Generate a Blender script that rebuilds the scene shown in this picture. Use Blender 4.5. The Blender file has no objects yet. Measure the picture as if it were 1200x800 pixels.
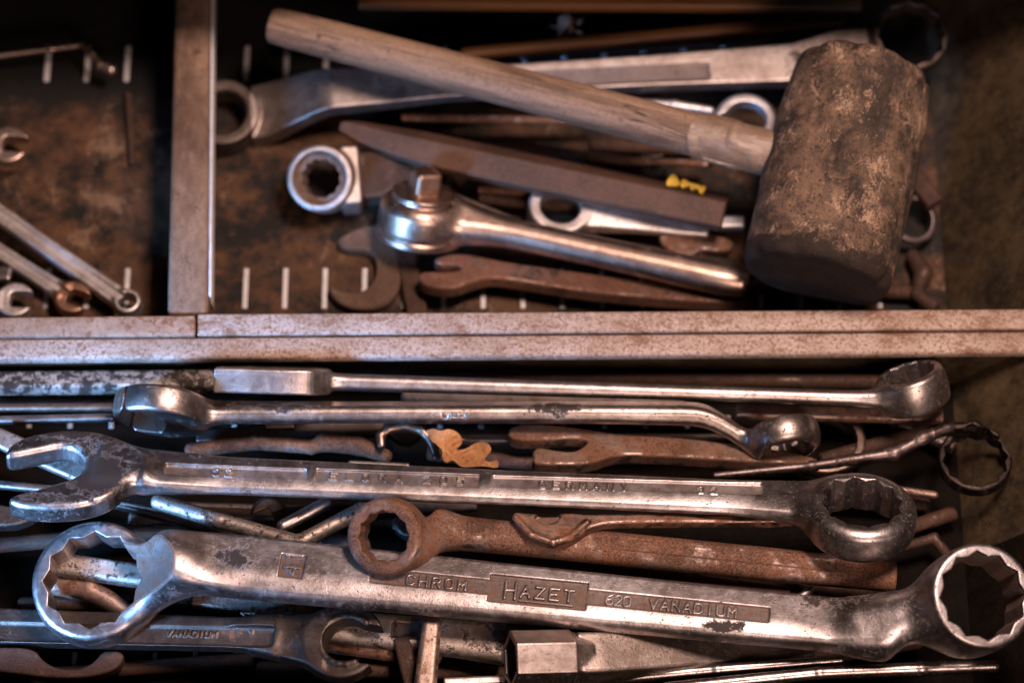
import bpy, math, random
import numpy as np
from mathutils import Vector, Matrix

# ------------------------------------------------------------------ camera, world, lamps
S = 0.0004                      # one working unit is 0.4 mm
SC = bpy.context.scene
TH = math.radians(28.0)         # camera leans 28 degrees from straight down
FP, D0 = 3750.0, 3970.0
RIGHT = np.array([1.0, 0, 0]); UP = np.array([0, math.cos(TH), math.sin(TH)]); TOW = np.array([0, -math.sin(TH), math.cos(TH)])
CAMP = TOW * D0
cd = bpy.data.cameras.new('camera'); cam = bpy.data.objects.new('camera', cd); SC.collection.objects.link(cam)
cam.location = Vector(CAMP * S); cam.rotation_euler = (TH, 0, 0)
cd.sensor_width = 36.0; cd.lens = FP * 36 / 1200; cd.clip_start = 0.05; cd.clip_end = 50
cd.dof.use_dof = True; cd.dof.focus_distance = (D0 - 275) * S; cd.dof.aperture_fstop = 4.2
SC.camera = cam
W = bpy.data.worlds.new('World'); SC.world = W; W.use_nodes = True
bg = W.node_tree.nodes['Background']; bg.inputs[0].default_value = (0.55, 0.36, 0.27, 1); bg.inputs[1].default_value = 0.006

def lamp(name, loc, target, size, size_y, power, col):
    l = bpy.data.lights.new(name, 'AREA'); l.shape = 'RECTANGLE'; l.size = size; l.size_y = size_y; l.energy = power; l.color = col
    o = bpy.data.objects.new(name, l); SC.collection.objects.link(o); o.location = loc
    o.rotation_euler = (Vector(target) - Vector(loc)).to_track_quat('-Z', 'Y').to_euler(); return l
lamp('overhead_lamp', (0.26, 0.00, 1.12), (0.0, -0.03, 0.0), 0.26, 0.20, 15.5, (1.0, 0.735, 0.63))
lamp('warm_front_lamp', (0.34, -0.90, 0.82), (0.05, -0.10, 0.0), 0.28, 0.22, 6.6, (1.0, 0.715, 0.60))
lamp('cool_window_lamp', (-0.52, -0.36, 0.24), (-0.20, -0.10, 0.04), 0.10, 0.14, 0.62, (0.20, 0.48, 1.0)).spread = math.radians(30)
SC.view_settings.view_transform = 'Standard'; SC.view_settings.look = 'None'; SC.view_settings.exposure = 0.17; SC.view_settings.gamma = 1.0
SC.cycles.use_denoising = True; SC.cycles.max_bounces = 6

# ------------------------------------------------------------------ pixel to place
def ray(u, v): return -TOW * FP + RIGHT * (u - 600.0) + UP * (400.0 - v)
def P(u, v, h):
    d = ray(u, v); return CAMP + d * ((h - CAMP[2]) / d[2])

# ------------------------------------------------------------------ materials
def mat(name):
    m = bpy.data.materials.new(name); m.use_nodes = True; nt = m.node_tree; nt.nodes.clear()
    out = nt.nodes.new('ShaderNodeOutputMaterial'); b = nt.nodes.new('ShaderNodeBsdfPrincipled'); nt.links.new(b.outputs[0], out.inputs[0])
    tc = nt.nodes.new('ShaderNodeTexCoord'); mp = nt.nodes.new('ShaderNodeMapping'); mp.inputs['Scale'].default_value = (1 / S,) * 3
    nt.links.new(tc.outputs['Object'], mp.inputs['Vector'])
    return m, nt, b, mp.outputs[0]
def noise(nt, vec, scale, detail=4, rough=0.6, stretch=None, off=(0, 0, 0), dist=0.0):
    mp = nt.nodes.new('ShaderNodeMapping'); mp.inputs['Location'].default_value = off
    if stretch: mp.inputs['Scale'].default_value = stretch
    nt.links.new(vec, mp.inputs['Vector'])
    n = nt.nodes.new('ShaderNodeTexNoise'); n.inputs['Scale'].default_value = scale; n.inputs['Detail'].default_value = detail
    n.inputs['Roughness'].default_value = rough; n.inputs['Distortion'].default_value = dist
    nt.links.new(mp.outputs[0], n.inputs['Vector']); return n.outputs['Fac']
def ramp(nt, fac, a, b, lo=0.0, hi=1.0):
    m = nt.nodes.new('ShaderNodeMapRange'); m.interpolation_type = 'SMOOTHSTEP'
    for k, x in zip(('From Min', 'From Max', 'To Min', 'To Max'), (a, b, lo, hi)): m.inputs[k].default_value = x
    nt.links.new(fac, m.inputs['Value']); return m.outputs[0]
def setin(nt, sock, v):
    if hasattr(v, 'links') or hasattr(v, 'is_linked'): nt.links.new(v, sock)
    else: sock.default_value = v
def mixc(nt, f, a, b):
    m = nt.nodes.new('ShaderNodeMix'); m.data_type = 'RGBA'
    setin(nt, m.inputs[0], f)
    for s, c in ((m.inputs[6], a), (m.inputs[7], b)):
        if isinstance(c, tuple): s.default_value = (c[0], c[1], c[2], 1)
        else: nt.links.new(c, s)
    return m.outputs[2]
def mth(nt, op, a, b=0.0, clamp=False):
    m = nt.nodes.new('ShaderNodeMath'); m.operation = op; m.use_clamp = clamp; setin(nt, m.inputs[0], a); setin(nt, m.inputs[1], b); return m.outputs[0]
def bump(nt, bs, h, strength, dist):
    b = nt.nodes.new('ShaderNodeBump'); b.inputs['Strength'].default_value = strength; b.inputs['Distance'].default_value = dist
    nt.links.new(h, b.inputs['Height']); nt.links.new(b.outputs[0], bs.inputs['Normal'])
MATS = {}
def metal(name, col, rough=0.38, spots=0.15, rust=0.1, rustcol=((0.055, 0.02, 0.009), (0.21, 0.085, 0.04)), metallic=1.0, seed=0, spotcol=(0.022, 0.014, 0.011), grain=1.0, tone=0.55):
    if name in MATS: return MATS[name]
    m, nt, b, v = mat(name); o = (seed * 131.7, seed * 57.3, seed * 91.1)
    n1 = noise(nt, v, 0.014, 6, 0.65, off=o); n2 = noise(nt, v, 0.075, 7, 0.68, off=o, dist=0.4); n3 = noise(nt, v, 0.45, 4, 0.6, off=o)
    n4 = noise(nt, v, 1.0, 3, 0.6, stretch=(0.02, 0.5, 0.5), off=o); n5 = noise(nt, v, 0.03, 6, 0.7, off=(o[0] + 400, o[1], o[2]))
    base = mixc(nt, ramp(nt, mth(nt, 'ADD', mth(nt, 'MULTIPLY', n1, .6), mth(nt, 'MULTIPLY', n2, .4)), 0.38, 0.64), tuple(c * tone * k for c, k in zip(col, (1, .91, .85))), col)
    base = mixc(nt, ramp(nt, n3, 0.35, 0.75, 0.0, 0.35 * grain), base, tuple(c * 0.5 for c in col))
    ms = mth(nt, 'ADD', mth(nt, 'ADD', mth(nt, 'MULTIPLY', n2, .60), mth(nt, 'MULTIPLY', n5, .22)), mth(nt, 'MULTIPLY', n3, .18))
    ab = nt.nodes.new('ShaderNodeAttribute'); ab.attribute_name = 'blot'; ms = mth(nt, 'ADD', ms, mth(nt, 'MULTIPLY', ab.outputs['Fac'], 0.165))
    t = 0.5 + 0.42 * (0.5 - spots); smask = ramp(nt, ms, t - 0.01, t + 0.075)
    mr = mth(nt, 'ADD', mth(nt, 'ADD', mth(nt, 'MULTIPLY', n5, .6), mth(nt, 'MULTIPLY', n2, .25)), mth(nt, 'MULTIPLY', n3, .15))
    t = 0.5 + 0.42 * (0.5 - rust); rmask = ramp(nt, mr, t - 0.02, t + 0.08)
    nd = noise(nt, v, 0.30, 3, 0.55, off=(o[0], o[1] + 70, o[2])); smask = mth(nt, 'MAXIMUM', smask, mth(nt, 'MULTIPLY', ramp(nt, mth(nt, 'ADD', mth(nt, 'MULTIPLY', nd, .8), mth(nt, 'MULTIPLY', n5, .2)), 0.585, 0.66), 0.85))
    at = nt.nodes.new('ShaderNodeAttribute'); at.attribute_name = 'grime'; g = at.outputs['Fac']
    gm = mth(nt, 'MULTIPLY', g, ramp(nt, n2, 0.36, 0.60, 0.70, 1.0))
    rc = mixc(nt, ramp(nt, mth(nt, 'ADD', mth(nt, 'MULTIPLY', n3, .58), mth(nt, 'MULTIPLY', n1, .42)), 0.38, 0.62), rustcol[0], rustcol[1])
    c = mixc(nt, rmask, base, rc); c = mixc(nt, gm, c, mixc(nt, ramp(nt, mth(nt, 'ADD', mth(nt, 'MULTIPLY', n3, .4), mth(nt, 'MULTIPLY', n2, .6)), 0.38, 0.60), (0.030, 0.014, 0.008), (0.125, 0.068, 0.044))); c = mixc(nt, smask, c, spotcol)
    nt.links.new(c, b.inputs['Base Color'])
    non = mth(nt, 'MAXIMUM', mth(nt, 'MAXIMUM', mth(nt, 'MULTIPLY', rmask, 0.85), mth(nt, 'MULTIPLY', gm, 0.9)), smask)
    nt.links.new(mth(nt, 'MULTIPLY', mth(nt, 'SUBTRACT', 1.0, non), metallic), b.inputs['Metallic'])
    r = mth(nt, 'ADD', mth(nt, 'ADD', rough - 0.09, mth(nt, 'MULTIPLY', n2, 0.14)), mth(nt, 'MULTIPLY', n4, 0.10))
    r = mth(nt, 'ADD', r, mth(nt, 'MULTIPLY', non, 0.32), True); nt.links.new(r, b.inputs['Roughness'])
    h = mth(nt, 'ADD', mth(nt, 'MULTIPLY', n3, .45 * grain), mth(nt, 'MULTIPLY', n2, .5)); h = mth(nt, 'SUBTRACT', h, mth(nt, 'MULTIPLY', non, 0.30))
    bump(nt, b, h, min(0.45, 2.6 * rough * rough), 1.3 * S); b.inputs['Specular IOR Level'].default_value = 0.4
    MATS[name] = m; return m
def matte(name, c1, c2, c3=None, scale=0.02, rough=0.8, stretch=None, spk=0.0, spkcol=(0.02, 0.012, 0.008), bmp=1.0, spec=0.3, seed=0, lo=0.35, hi=0.65, thr3=0.55, soot=None, cracks=None, grease=None):
    if name in MATS: return MATS[name]
    m, nt, b, v = mat(name); o = (seed * 91.7, seed * 37.3, seed * 71.1)
    n1 = noise(nt, v, scale, 7, 0.68, stretch, o, 0.3); n2 = noise(nt, v, scale * 6, 5, 0.65, stretch, o); n3 = noise(nt, v, 0.35, 4, 0.65, None, o)
    f = mth(nt, 'ADD', mth(nt, 'MULTIPLY', n1, .65), mth(nt, 'MULTIPLY', n2, .35)); c = mixc(nt, ramp(nt, f, lo, hi), c1, c2)
    if c3:
        n5 = noise(nt, v, scale * 1.7, 7, 0.7, stretch, (o[0] + 300, o[1] + 50, o[2]), 0.5)
        c = mixc(nt, ramp(nt, mth(nt, 'ADD', mth(nt, 'MULTIPLY', n5, .7), mth(nt, 'MULTIPLY', n3, .3)), thr3, thr3 + 0.09), c, c3)
    if spk: 
        t = 0.5 + 0.42 * (0.5 - spk); n4 = noise(nt, v, 0.26, 6, 0.72, None, (o[0], 77, 5), 0.6)
        c = mixc(nt, ramp(nt, n4, t, t + .05), c, spkcol)
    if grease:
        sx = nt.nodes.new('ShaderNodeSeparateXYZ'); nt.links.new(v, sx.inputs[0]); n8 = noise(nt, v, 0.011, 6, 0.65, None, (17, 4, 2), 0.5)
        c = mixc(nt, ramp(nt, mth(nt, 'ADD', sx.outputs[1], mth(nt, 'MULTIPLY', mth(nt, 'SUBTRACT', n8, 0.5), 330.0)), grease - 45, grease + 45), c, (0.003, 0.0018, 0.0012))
    if cracks:
        for sc, st, w, colr, so in [q for q in ((0.030, cracks, 0.010, (0.012, 0.007, 0.005), 21), (0.055, (cracks[0] * 1.0, cracks[1] * .55, cracks[2]), 0.012, (0.012, 0.008, 0.006), 47), (0.05, (.35, 1.6, 1), 0.010, tuple(min(1, x * 1.9) for x in c2), 83)) if not (stretch and stretch[0] < 0.2 and q[4] != 21)]:
            nr = noise(nt, v, sc, 3, 0.6, st, (so, so * 2, 5), 0.6); nm = noise(nt, v, 0.022, 4, 0.6, None, (so * 3, 2, 9))
            ln = mth(nt, 'MULTIPLY', ramp(nt, mth(nt, 'ABSOLUTE', mth(nt, 'SUBTRACT', nr, 0.5)), w * .4, w, 1.0, 0.0), ramp(nt, nm, 0.50, 0.60)); c = mixc(nt, mth(nt, 'MULTIPLY', ln, 0.85), c, colr)
    if soot:
        at = nt.nodes.new('ShaderNodeAttribute'); at.attribute_name = 'grime'; n6 = noise(nt, v, 0.028, 8, 0.78, None, (o[0] + 9, 3, 1), 0.8)
        c = mixc(nt, ramp(nt, mth(nt, 'ADD', at.outputs['Fac'], mth(nt, 'MULTIPLY', mth(nt, 'SUBTRACT', n6, 0.5), 3.1)), 0.40, 0.74, 0.0, 0.93), c, soot)
    c = mixc(nt, ramp(nt, n3, 0.3, 0.7, 0.0, 0.3), c, tuple(x * .45 for x in c1))
    nt.links.new(c, b.inputs['Base Color']); nt.links.new(ramp(nt, n2, 0.3, 0.7, rough - 0.1, rough + 0.1), b.inputs['Roughness'])
    b.inputs['Specular IOR Level'].default_value = spec
    bump(nt, b, mth(nt, 'ADD', mth(nt, 'MULTIPLY', n2, .6), mth(nt, 'MULTIPLY', n3, .5)), 0.5, 1.6 * S * bmp)
    MATS[name] = m; return m

SATIN = metal('satin_steel', (0.52, 0.47, 0.47), 0.33, 0.22, 0.14, seed=1, tone=.42)
SATIN2 = metal('satin_steel_worn', (0.58, 0.525, 0.53), 0.36, 0.31, 0.28, seed=2, tone=.42)
CHROME = metal('worn_chrome', (0.56, 0.50, 0.485), 0.35, 0.20, 0.18, seed=3, tone=.5)
CHIP = metal('chipped_chrome', (0.48, 0.41, 0.38), 0.33, 0.32, 0.30, seed=4, tone=.45)
BRONZE = metal('brown_tarnished_steel', (0.40, 0.30, 0.25), 0.36, 0.22, 0.30, seed=5)
DARK = metal('dark_oxidised_steel', (0.14, 0.112, 0.10), 0.48, 0.25, 0.30, seed=6)
RUST = metal('rusty_steel', (0.40, 0.31, 0.29), 0.42, 0.12, 0.70, seed=7, rustcol=((0.045, 0.019, 0.010), (0.21, 0.095, 0.052)))
RUSTD = metal('dark_rusty_steel', (0.16, 0.115, 0.095), 0.46, 0.26, 0.70, seed=8, rustcol=((0.022, 0.009, 0.005), (0.085, 0.036, 0.019)))
SPECK = metal('speckled_plated_steel', (0.50, 0.43, 0.39), 0.50, 0.50, 0.42, seed=9)
PALE = metal('bright_plated_steel', (0.82, 0.76, 0.76), 0.47, 0.06, 0.04, seed=10)
COPPER = metal('coppery_steel', (0.62, 0.36, 0.26), 0.40, 0.06, 0.12, seed=11)
RAIL = matte('speckled_rail_paint', (0.26, 0.175, 0.132), (0.43, 0.335, 0.29), (0.17, 0.082, 0.046), 0.02, 0.56, (.6, 1, 1), 0.46, (0.17, 0.085, 0.05), 0.8, 0.38, seed=1, thr3=0.51)
RAILR = matte('rusty_rail_paint', (0.22, 0.13, 0.09), (0.33, 0.24, 0.19), (0.16, 0.07, 0.035), 0.035, 0.68, None, 0.28, (0.07, 0.03, 0.02), 0.6, 0.3, seed=2, thr3=0.50)
POST = matte('dusty_partition_paint', (0.085, 0.046, 0.028), (0.25, 0.155, 0.105), (0.050, 0.025, 0.014), 0.018, 0.66, (1, .4, 1), 0.16, (0.03, 0.016, 0.01), 0.6, 0.3, seed=3)
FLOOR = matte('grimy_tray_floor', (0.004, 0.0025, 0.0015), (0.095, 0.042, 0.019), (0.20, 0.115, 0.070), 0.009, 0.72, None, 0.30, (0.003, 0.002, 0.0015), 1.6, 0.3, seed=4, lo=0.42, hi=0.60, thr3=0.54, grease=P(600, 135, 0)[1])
GREASE = matte('black_greasy_floor', (0.0016, 0.001, 0.0007), (0.007, 0.0038, 0.002), (0.03, 0.013, 0.006), 0.02, 0.8, None, 0.2, (0.001, 0.001, 0.001), 1.4, 0.08, seed=14, thr3=0.6)  # black colour standing in for deep shade low in the tray
DULL = matte('dull_zinc', (0.20, 0.18, 0.17), (0.32, 0.29, 0.28), None, 0.1, 0.6, None, 0.2, (0.05, 0.035, 0.03), 0.4, 0.3, seed=15)  # darker copy of the slot zinc, shade of the pile put into its colour
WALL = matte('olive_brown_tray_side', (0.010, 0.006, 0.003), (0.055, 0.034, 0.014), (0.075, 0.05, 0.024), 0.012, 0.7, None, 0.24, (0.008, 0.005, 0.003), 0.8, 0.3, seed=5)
WOOD = matte('weathered_wood', (0.105, 0.062, 0.040), (0.28, 0.178, 0.120), (0.070, 0.038, 0.024), 0.035, 0.66, (0.09, 1, 1), 0.30, (0.06, 0.034, 0.022), 1.3, 0.3, seed=6, lo=0.38, hi=0.60, thr3=0.56, cracks=(0.08, 1, 1))
TAPE = matte('wrinkled_clear_tape', (0.17, 0.108, 0.073), (0.29, 0.20, 0.145), (0.52, 0.43, 0.36), 0.035, 0.20, (0.35, 1, 1), 0.0, (0, 0, 0), 2.2, 0.6, seed=7, thr3=0.57)
RUBBER = matte('dusty_black_rubber', (0.030, 0.020, 0.015), (0.165, 0.100, 0.066), (0.40, 0.26, 0.18), 0.014, 0.8, None, 0.36, (0.022, 0.014, 0.010), 4.5, 0.3, seed=8, lo=0.40, hi=0.60, thr3=0.525, soot=(0.017, 0.010, 0.007), cracks=(1, 1, 1))
RUBBERE = matte('black_rubber_end', (0.006, 0.004, 0.003), (0.022, 0.013, 0.009), (0.16, 0.085, 0.05), 0.03, 0.8, None, 0.2, (0.003, 0.002, 0.002), 4.0, 0.3, seed=9, thr3=0.60)
LEAF = matte('dry_leaf', (0.26, 0.10, 0.035), (0.50, 0.25, 0.10), (0.60, 0.34, 0.16), 0.03, 0.55, None, 0.30, (0.15, 0.06, 0.02), 0.8, 0.3, seed=10)
YELLOW = matte('yellow_paint', (0.55, 0.25, 0.015), (0.80, 0.42, 0.03), None, 0.1, 0.5, None, 0.36, (0.10, 0.05, 0.02), 0.6, 0.3, seed=11)
SLOT = matte('bare_zinc', (0.50, 0.46, 0.45), (0.72, 0.68, 0.68), None, 0.1, 0.5, None, 0.05, (0.2, 0.15, 0.12), 0.4, 0.4, seed=12)
FLUFF = matte('grey_lint', (0.16, 0.11, 0.09), (0.28, 0.20, 0.17), None, 0.2, 0.9, None, 0.0, (0, 0, 0), 1, 0.2, seed=13)
ORANGE = matte('orange_brown_varnish', (0.12, 0.045, 0.014), (0.24, 0.10, 0.035), None, 0.03, 0.45, (0.1, 1, 1), 0.15, (0.03, 0.012, 0.006), 0.6, 0.4, seed=14)

# ------------------------------------------------------------------ distance-field modelling
def smin(a, b, k):
    if k <= 0: return np.minimum(a, b)
    h = np.clip(0.5 + 0.5 * (b - a) / k, 0, 1); return b + (a - b) * h - k * h * (1 - h)
def smax(a, b, k): return -smin(-a, -b, k)
def unit(v): v = np.asarray(v, float); return v / np.linalg.norm(v)
def track(xs, ys, sm):
    if np.isscalar(ys): return lambda x: ys
    g = np.linspace(xs[0], xs[-1], 500); y = np.interp(g, xs, ys)
    n = int(sm / max((xs[-1] - xs[0]) / 499.0, 1e-6)) | 1
    if n > 1:
        for _ in range(2):
            y = np.convolve(np.pad(y, n // 2, mode='edge'), np.ones(n) / n, 'valid')
    return lambda x: np.interp(x, g, y)
def bar(xs, hw, ht, yc=0.0, zc=0.0, r=5.0, sm=20.0, er=None):
    fw, ft, fy, fz = (track(xs, q, sm) for q in (hw, ht, yc, zc)); x0, x1 = xs[0], xs[-1]
    er = r if er is None else er
    def f(p):
        x = p[:, 0]; w = fw(x); t = ft(x); rr = np.minimum(r, 0.98 * np.minimum(w, t))
        a = np.abs(p[:, 1] - fy(x)) - w + rr; b = np.abs(p[:, 2] - fz(x)) - t + rr
        d = np.sqrt(np.maximum(a, 0) ** 2 + np.maximum(b, 0) ** 2) + np.minimum(np.maximum(a, b), 0) - rr
        return smax(d, np.maximum(x0 - x, x - x1), er)
    mx = lambda q: float(np.max(q)); mn = lambda q: float(np.min(q))
    return f, np.array([x0, mn(yc) - mx(hw), mn(zc) - mx(ht)]), np.array([x1, mx(yc) + mx(hw), mx(zc) + mx(ht)])
def ring(c, R, H, ax=(0, 0, 1), r=4.0, dome=0.0):
    c = np.asarray(c, float); ax = unit(ax)
    def f(p):
        q = p - c; t = q @ ax; rho = np.sqrt(np.maximum((q * q).sum(1) - t * t, 0))
        a = rho - R + dome * (t / H) ** 2 + r; b = np.abs(t) - H + r
        return np.sqrt(np.maximum(a, 0) ** 2 + np.maximum(b, 0) ** 2) + np.minimum(np.maximum(a, b), 0) - r
    e = R + H; return f, c - e, c + e
def bore(c, R, ax=(0, 0, 1), n=12, ph=0.0, H=None, cham=0.0):
    c = np.asarray(c, float); ax = unit(ax); ref = np.array([1.0, 0, 0]) if abs(ax[0]) < 0.9 else np.array([0, 1.0, 0])
    e1 = unit(ref - ax * (ref @ ax)); e2 = np.cross(ax, e1)
    def hexd(x, y, a):
        d = None
        for k in range(3):
            q = np.abs(x * math.cos(a + k * math.pi / 3) + y * math.sin(a + k * math.pi / 3)); d = q if d is None else np.maximum(d, q)
        return d - R
    def f(p):
        q = p - c; t = q @ ax; x = q @ e1; y = q @ e2; rho = np.hypot(x, y)
        if n == 0: d = rho - R
        else:
            d = hexd(x, y, ph)
            if n == 12: d = np.minimum(d, hexd(x, y, ph + math.pi / 6))
        if H and cham: d = np.minimum(d, (rho - R * 1.02 - cham - (np.abs(t) - H)) * 0.7)
        return d
    return f, None, None
def bevel_plane(y0, z0, deg, xa, xb):
    """half space that planes down the front edge of a shank"""
    s, co = math.sin(math.radians(deg)), math.cos(math.radians(deg)); return (lambda p: -((p[:, 1] - y0) * -s + (p[:, 2] - z0) * co) + 16 * (np.clip((xa - p[:, 0]) / 90, 0, 1) ** 1.5 + np.clip((p[:, 0] - xb) / 90, 0, 1) ** 1.5)), None, None
def poly(pts, zc, ht, r=4.0, yz=None):
    A = np.asarray(pts, float); B = np.roll(A, -1, 0)
    def f(p):
        x, y = p[:, 0], p[:, 1]; d = np.full(len(p), 1e18); s = np.ones(len(p))
        for (ax_, ay), (bx, by) in zip(A, B):
            ex, ey = bx - ax_, by - ay; wx, wy = x - ax_, y - ay
            t = np.clip((wx * ex + wy * ey) / (ex * ex + ey * ey + 1e-12), 0, 1)
            d = np.minimum(d, (wx - ex * t) ** 2 + (wy - ey * t) ** 2)
            c1 = y >= ay; c2 = y < by; c3 = ex * wy > ey * wx
            s = np.where((c1 & c2 & c3) | (~c1 & ~c2 & ~c3), -s, s)
        a = s * np.sqrt(d) + r; b = np.abs(p[:, 2] - zc) - ht + r
        return np.sqrt(np.maximum(a, 0) ** 2 + np.maximum(b, 0) ** 2) + np.minimum(np.maximum(a, b), 0) - r
    return f, np.array([A[:, 0].min(), A[:, 1].min(), zc - ht]), np.array([A[:, 0].max(), A[:, 1].max(), zc + ht])
def cap(a, b, ra, rb=None):
    a = np.asarray(a, float); b = np.asarray(b, float); rb = ra if rb is None else rb
    def f(p):
        ab = b - a; t = np.clip(((p - a) @ ab) / (ab @ ab + 1e-12), 0, 1); return np.sqrt((((p - a) - t[:, None] * ab) ** 2).sum(1)) - (ra + (rb - ra) * t)
    m = max(ra, rb); return f, np.minimum(a, b) - m, np.maximum(a, b) + m
def box(c, hx, hy, hz, r=2.0, rz=0.0):
    c = np.asarray(c, float); ca, sa = math.cos(rz), math.sin(rz)
    def f(p):
        q = p - c; x = q[:, 0] * ca + q[:, 1] * sa; y = -q[:, 0] * sa + q[:, 1] * ca
        a = np.abs(x) - hx + r; b = np.abs(y) - hy + r; e = np.abs(q[:, 2]) - hz + r
        return np.sqrt(np.maximum(a, 0) ** 2 + np.maximum(b, 0) ** 2 + np.maximum(e, 0) ** 2) + np.minimum(np.maximum(np.maximum(a, b), e), 0) - r
    m = math.hypot(hx, hy); return f, c - np.array([m, m, hz]), c + np.array([m, m, hz])
GL = {'H': [[(0, 0), (0, 6)], [(4, 0), (4, 6)], [(0, 3), (4, 3)]], 'A': [[(0, 0), (2, 6), (4, 0)], [(.8, 2), (3.2, 2)]], 'Z': [[(0, 6), (4, 6), (0, 0), (4, 0)]],
      'E': [[(4, 6), (0, 6), (0, 0), (4, 0)], [(0, 3), (3, 3)]], 'T': [[(0, 6), (4, 6)], [(2, 6), (2, 0)]], 'C': [[(4, 5), (3, 6), (1, 6), (0, 5), (0, 1), (1, 0), (3, 0), (4, 1)]],
      'R': [[(0, 0), (0, 6), (3, 6), (4, 5), (4, 4), (3, 3), (0, 3)], [(2, 3), (4, 0)]], 'O': [[(1, 0), (0, 1), (0, 5), (1, 6), (3, 6), (4, 5), (4, 1), (3, 0), (1, 0)]],
      'M': [[(0, 0), (0, 6), (2, 2.5), (4, 6), (4, 0)]], 'V': [[(0, 6), (2, 0), (4, 6)]], 'N': [[(0, 0), (0, 6), (4, 0), (4, 6)]], 'D': [[(0, 0), (0, 6), (2.6, 6), (4, 4.6), (4, 1.4), (2.6, 0), (0, 0)]],
      'I': [[(2, 0), (2, 6)]], 'U': [[(0, 6), (0, 1), (1, 0), (3, 0), (4, 1), (4, 6)]], 'L': [[(0, 6), (0, 0), (4, 0)]], 'G': [[(4, 5), (3, 6), (1, 6), (0, 5), (0, 1), (1, 0), (3, 0), (4, 1), (4, 3), (2.4, 3)]],
      'Y': [[(0, 6), (2, 3), (4, 6)], [(2, 3), (2, 0)]], 'W': [[(0, 6), (1, 0), (2, 4), (3, 0), (4, 6)]], 'B': [[(0, 0), (0, 6), (3, 6), (4, 5), (4, 4), (3, 3), (0, 3)], [(3, 3), (4, 2), (4, 1), (3, 0), (0, 0)]],
      '0': [[(1, 0), (0, 1), (0, 5), (1, 6), (3, 6), (4, 5), (4, 1), (3, 0), (1, 0)]], '1': [[(.8, 4.6), (2.2, 6), (2.2, 0)]], '2': [[(0, 5), (1, 6), (3, 6), (4, 5), (4, 4), (0, 0), (4, 0)]],
      '3': [[(0, 5), (1, 6), (3, 6), (4, 5), (4, 4), (3, 3), (1.6, 3)], [(3, 3), (4, 2), (4, 1), (3, 0), (1, 0), (0, 1)]], '4': [[(3, 0), (3, 6), (0, 2), (4, 2)]], '5': [[(4, 6), (0, 6), (0, 3.4), (3, 3.6), (4, 2.6), (4, 1), (3, 0), (0, 0)]],
      '6': [[(3.6, 6), (1, 5), (0, 3), (0, 1), (1, 0), (3, 0), (4, 1), (4, 2.4), (3, 3.4), (0, 3)]], 'S': [[(4, 5), (3, 6), (1, 6), (0, 5), (0, 4), (1, 3), (3, 3), (4, 2), (4, 1), (3, 0), (1, 0), (0, 1)]], ' ': []}
def strokes(txt, x, y, h, gap=1.6, wid=1.0, ang=0.0):
    """polyline segments of a word, starting at x, y (lower left)"""
    out = []; s = h / 6.0; cx = 0.0; ca, sa = math.cos(ang), math.sin(ang)
    for ch in txt:
        for pl in GL[ch]:
            q = [((cx + a * wid) * s, b * s) for a, b in pl]; q = [(x + a * ca - b * sa, y + a * sa + b * ca) for a, b in q]
            out += list(zip(q[:-1], q[1:]))
        cx += 4 * wid + gap
    return out
def text3(segs, z0, z1, sw, axes=(0, 1, 2)):
    """strokes as ridges between z0 and z1"""
    A = np.array([q for s in segs for q in s]); lo, hi = A.min(0) - 4, A.max(0) + 4; i, j, k = axes
    def f(p):
        x, y, z = p[:, i], p[:, j], p[:, k]; out = np.full(len(p), 1e3)
        m = np.where((x > lo[0]) & (x < hi[0]) & (y > lo[1]) & (y < hi[1]) & (z > z0 - 5) & (z < z1 + 5))[0]
        if len(m) == 0: return out
        X, Y = x[m], y[m]; d = np.full(len(m), 1e9)
        for (ax_, ay), (bx, by) in segs:
            ex, ey = bx - ax_, by - ay; t = np.clip(((X - ax_) * ex + (Y - ay) * ey) / (ex * ex + ey * ey + 1e-9), 0, 1)
            d = np.minimum(d, (X - ax_ - ex * t) ** 2 + (Y - ay - ey * t) ** 2)
        out[m] = np.maximum(np.sqrt(d) - sw, np.abs(z[m] - (z0 + z1) / 2) - (z1 - z0) / 2); return out
    return f, None, None
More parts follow.
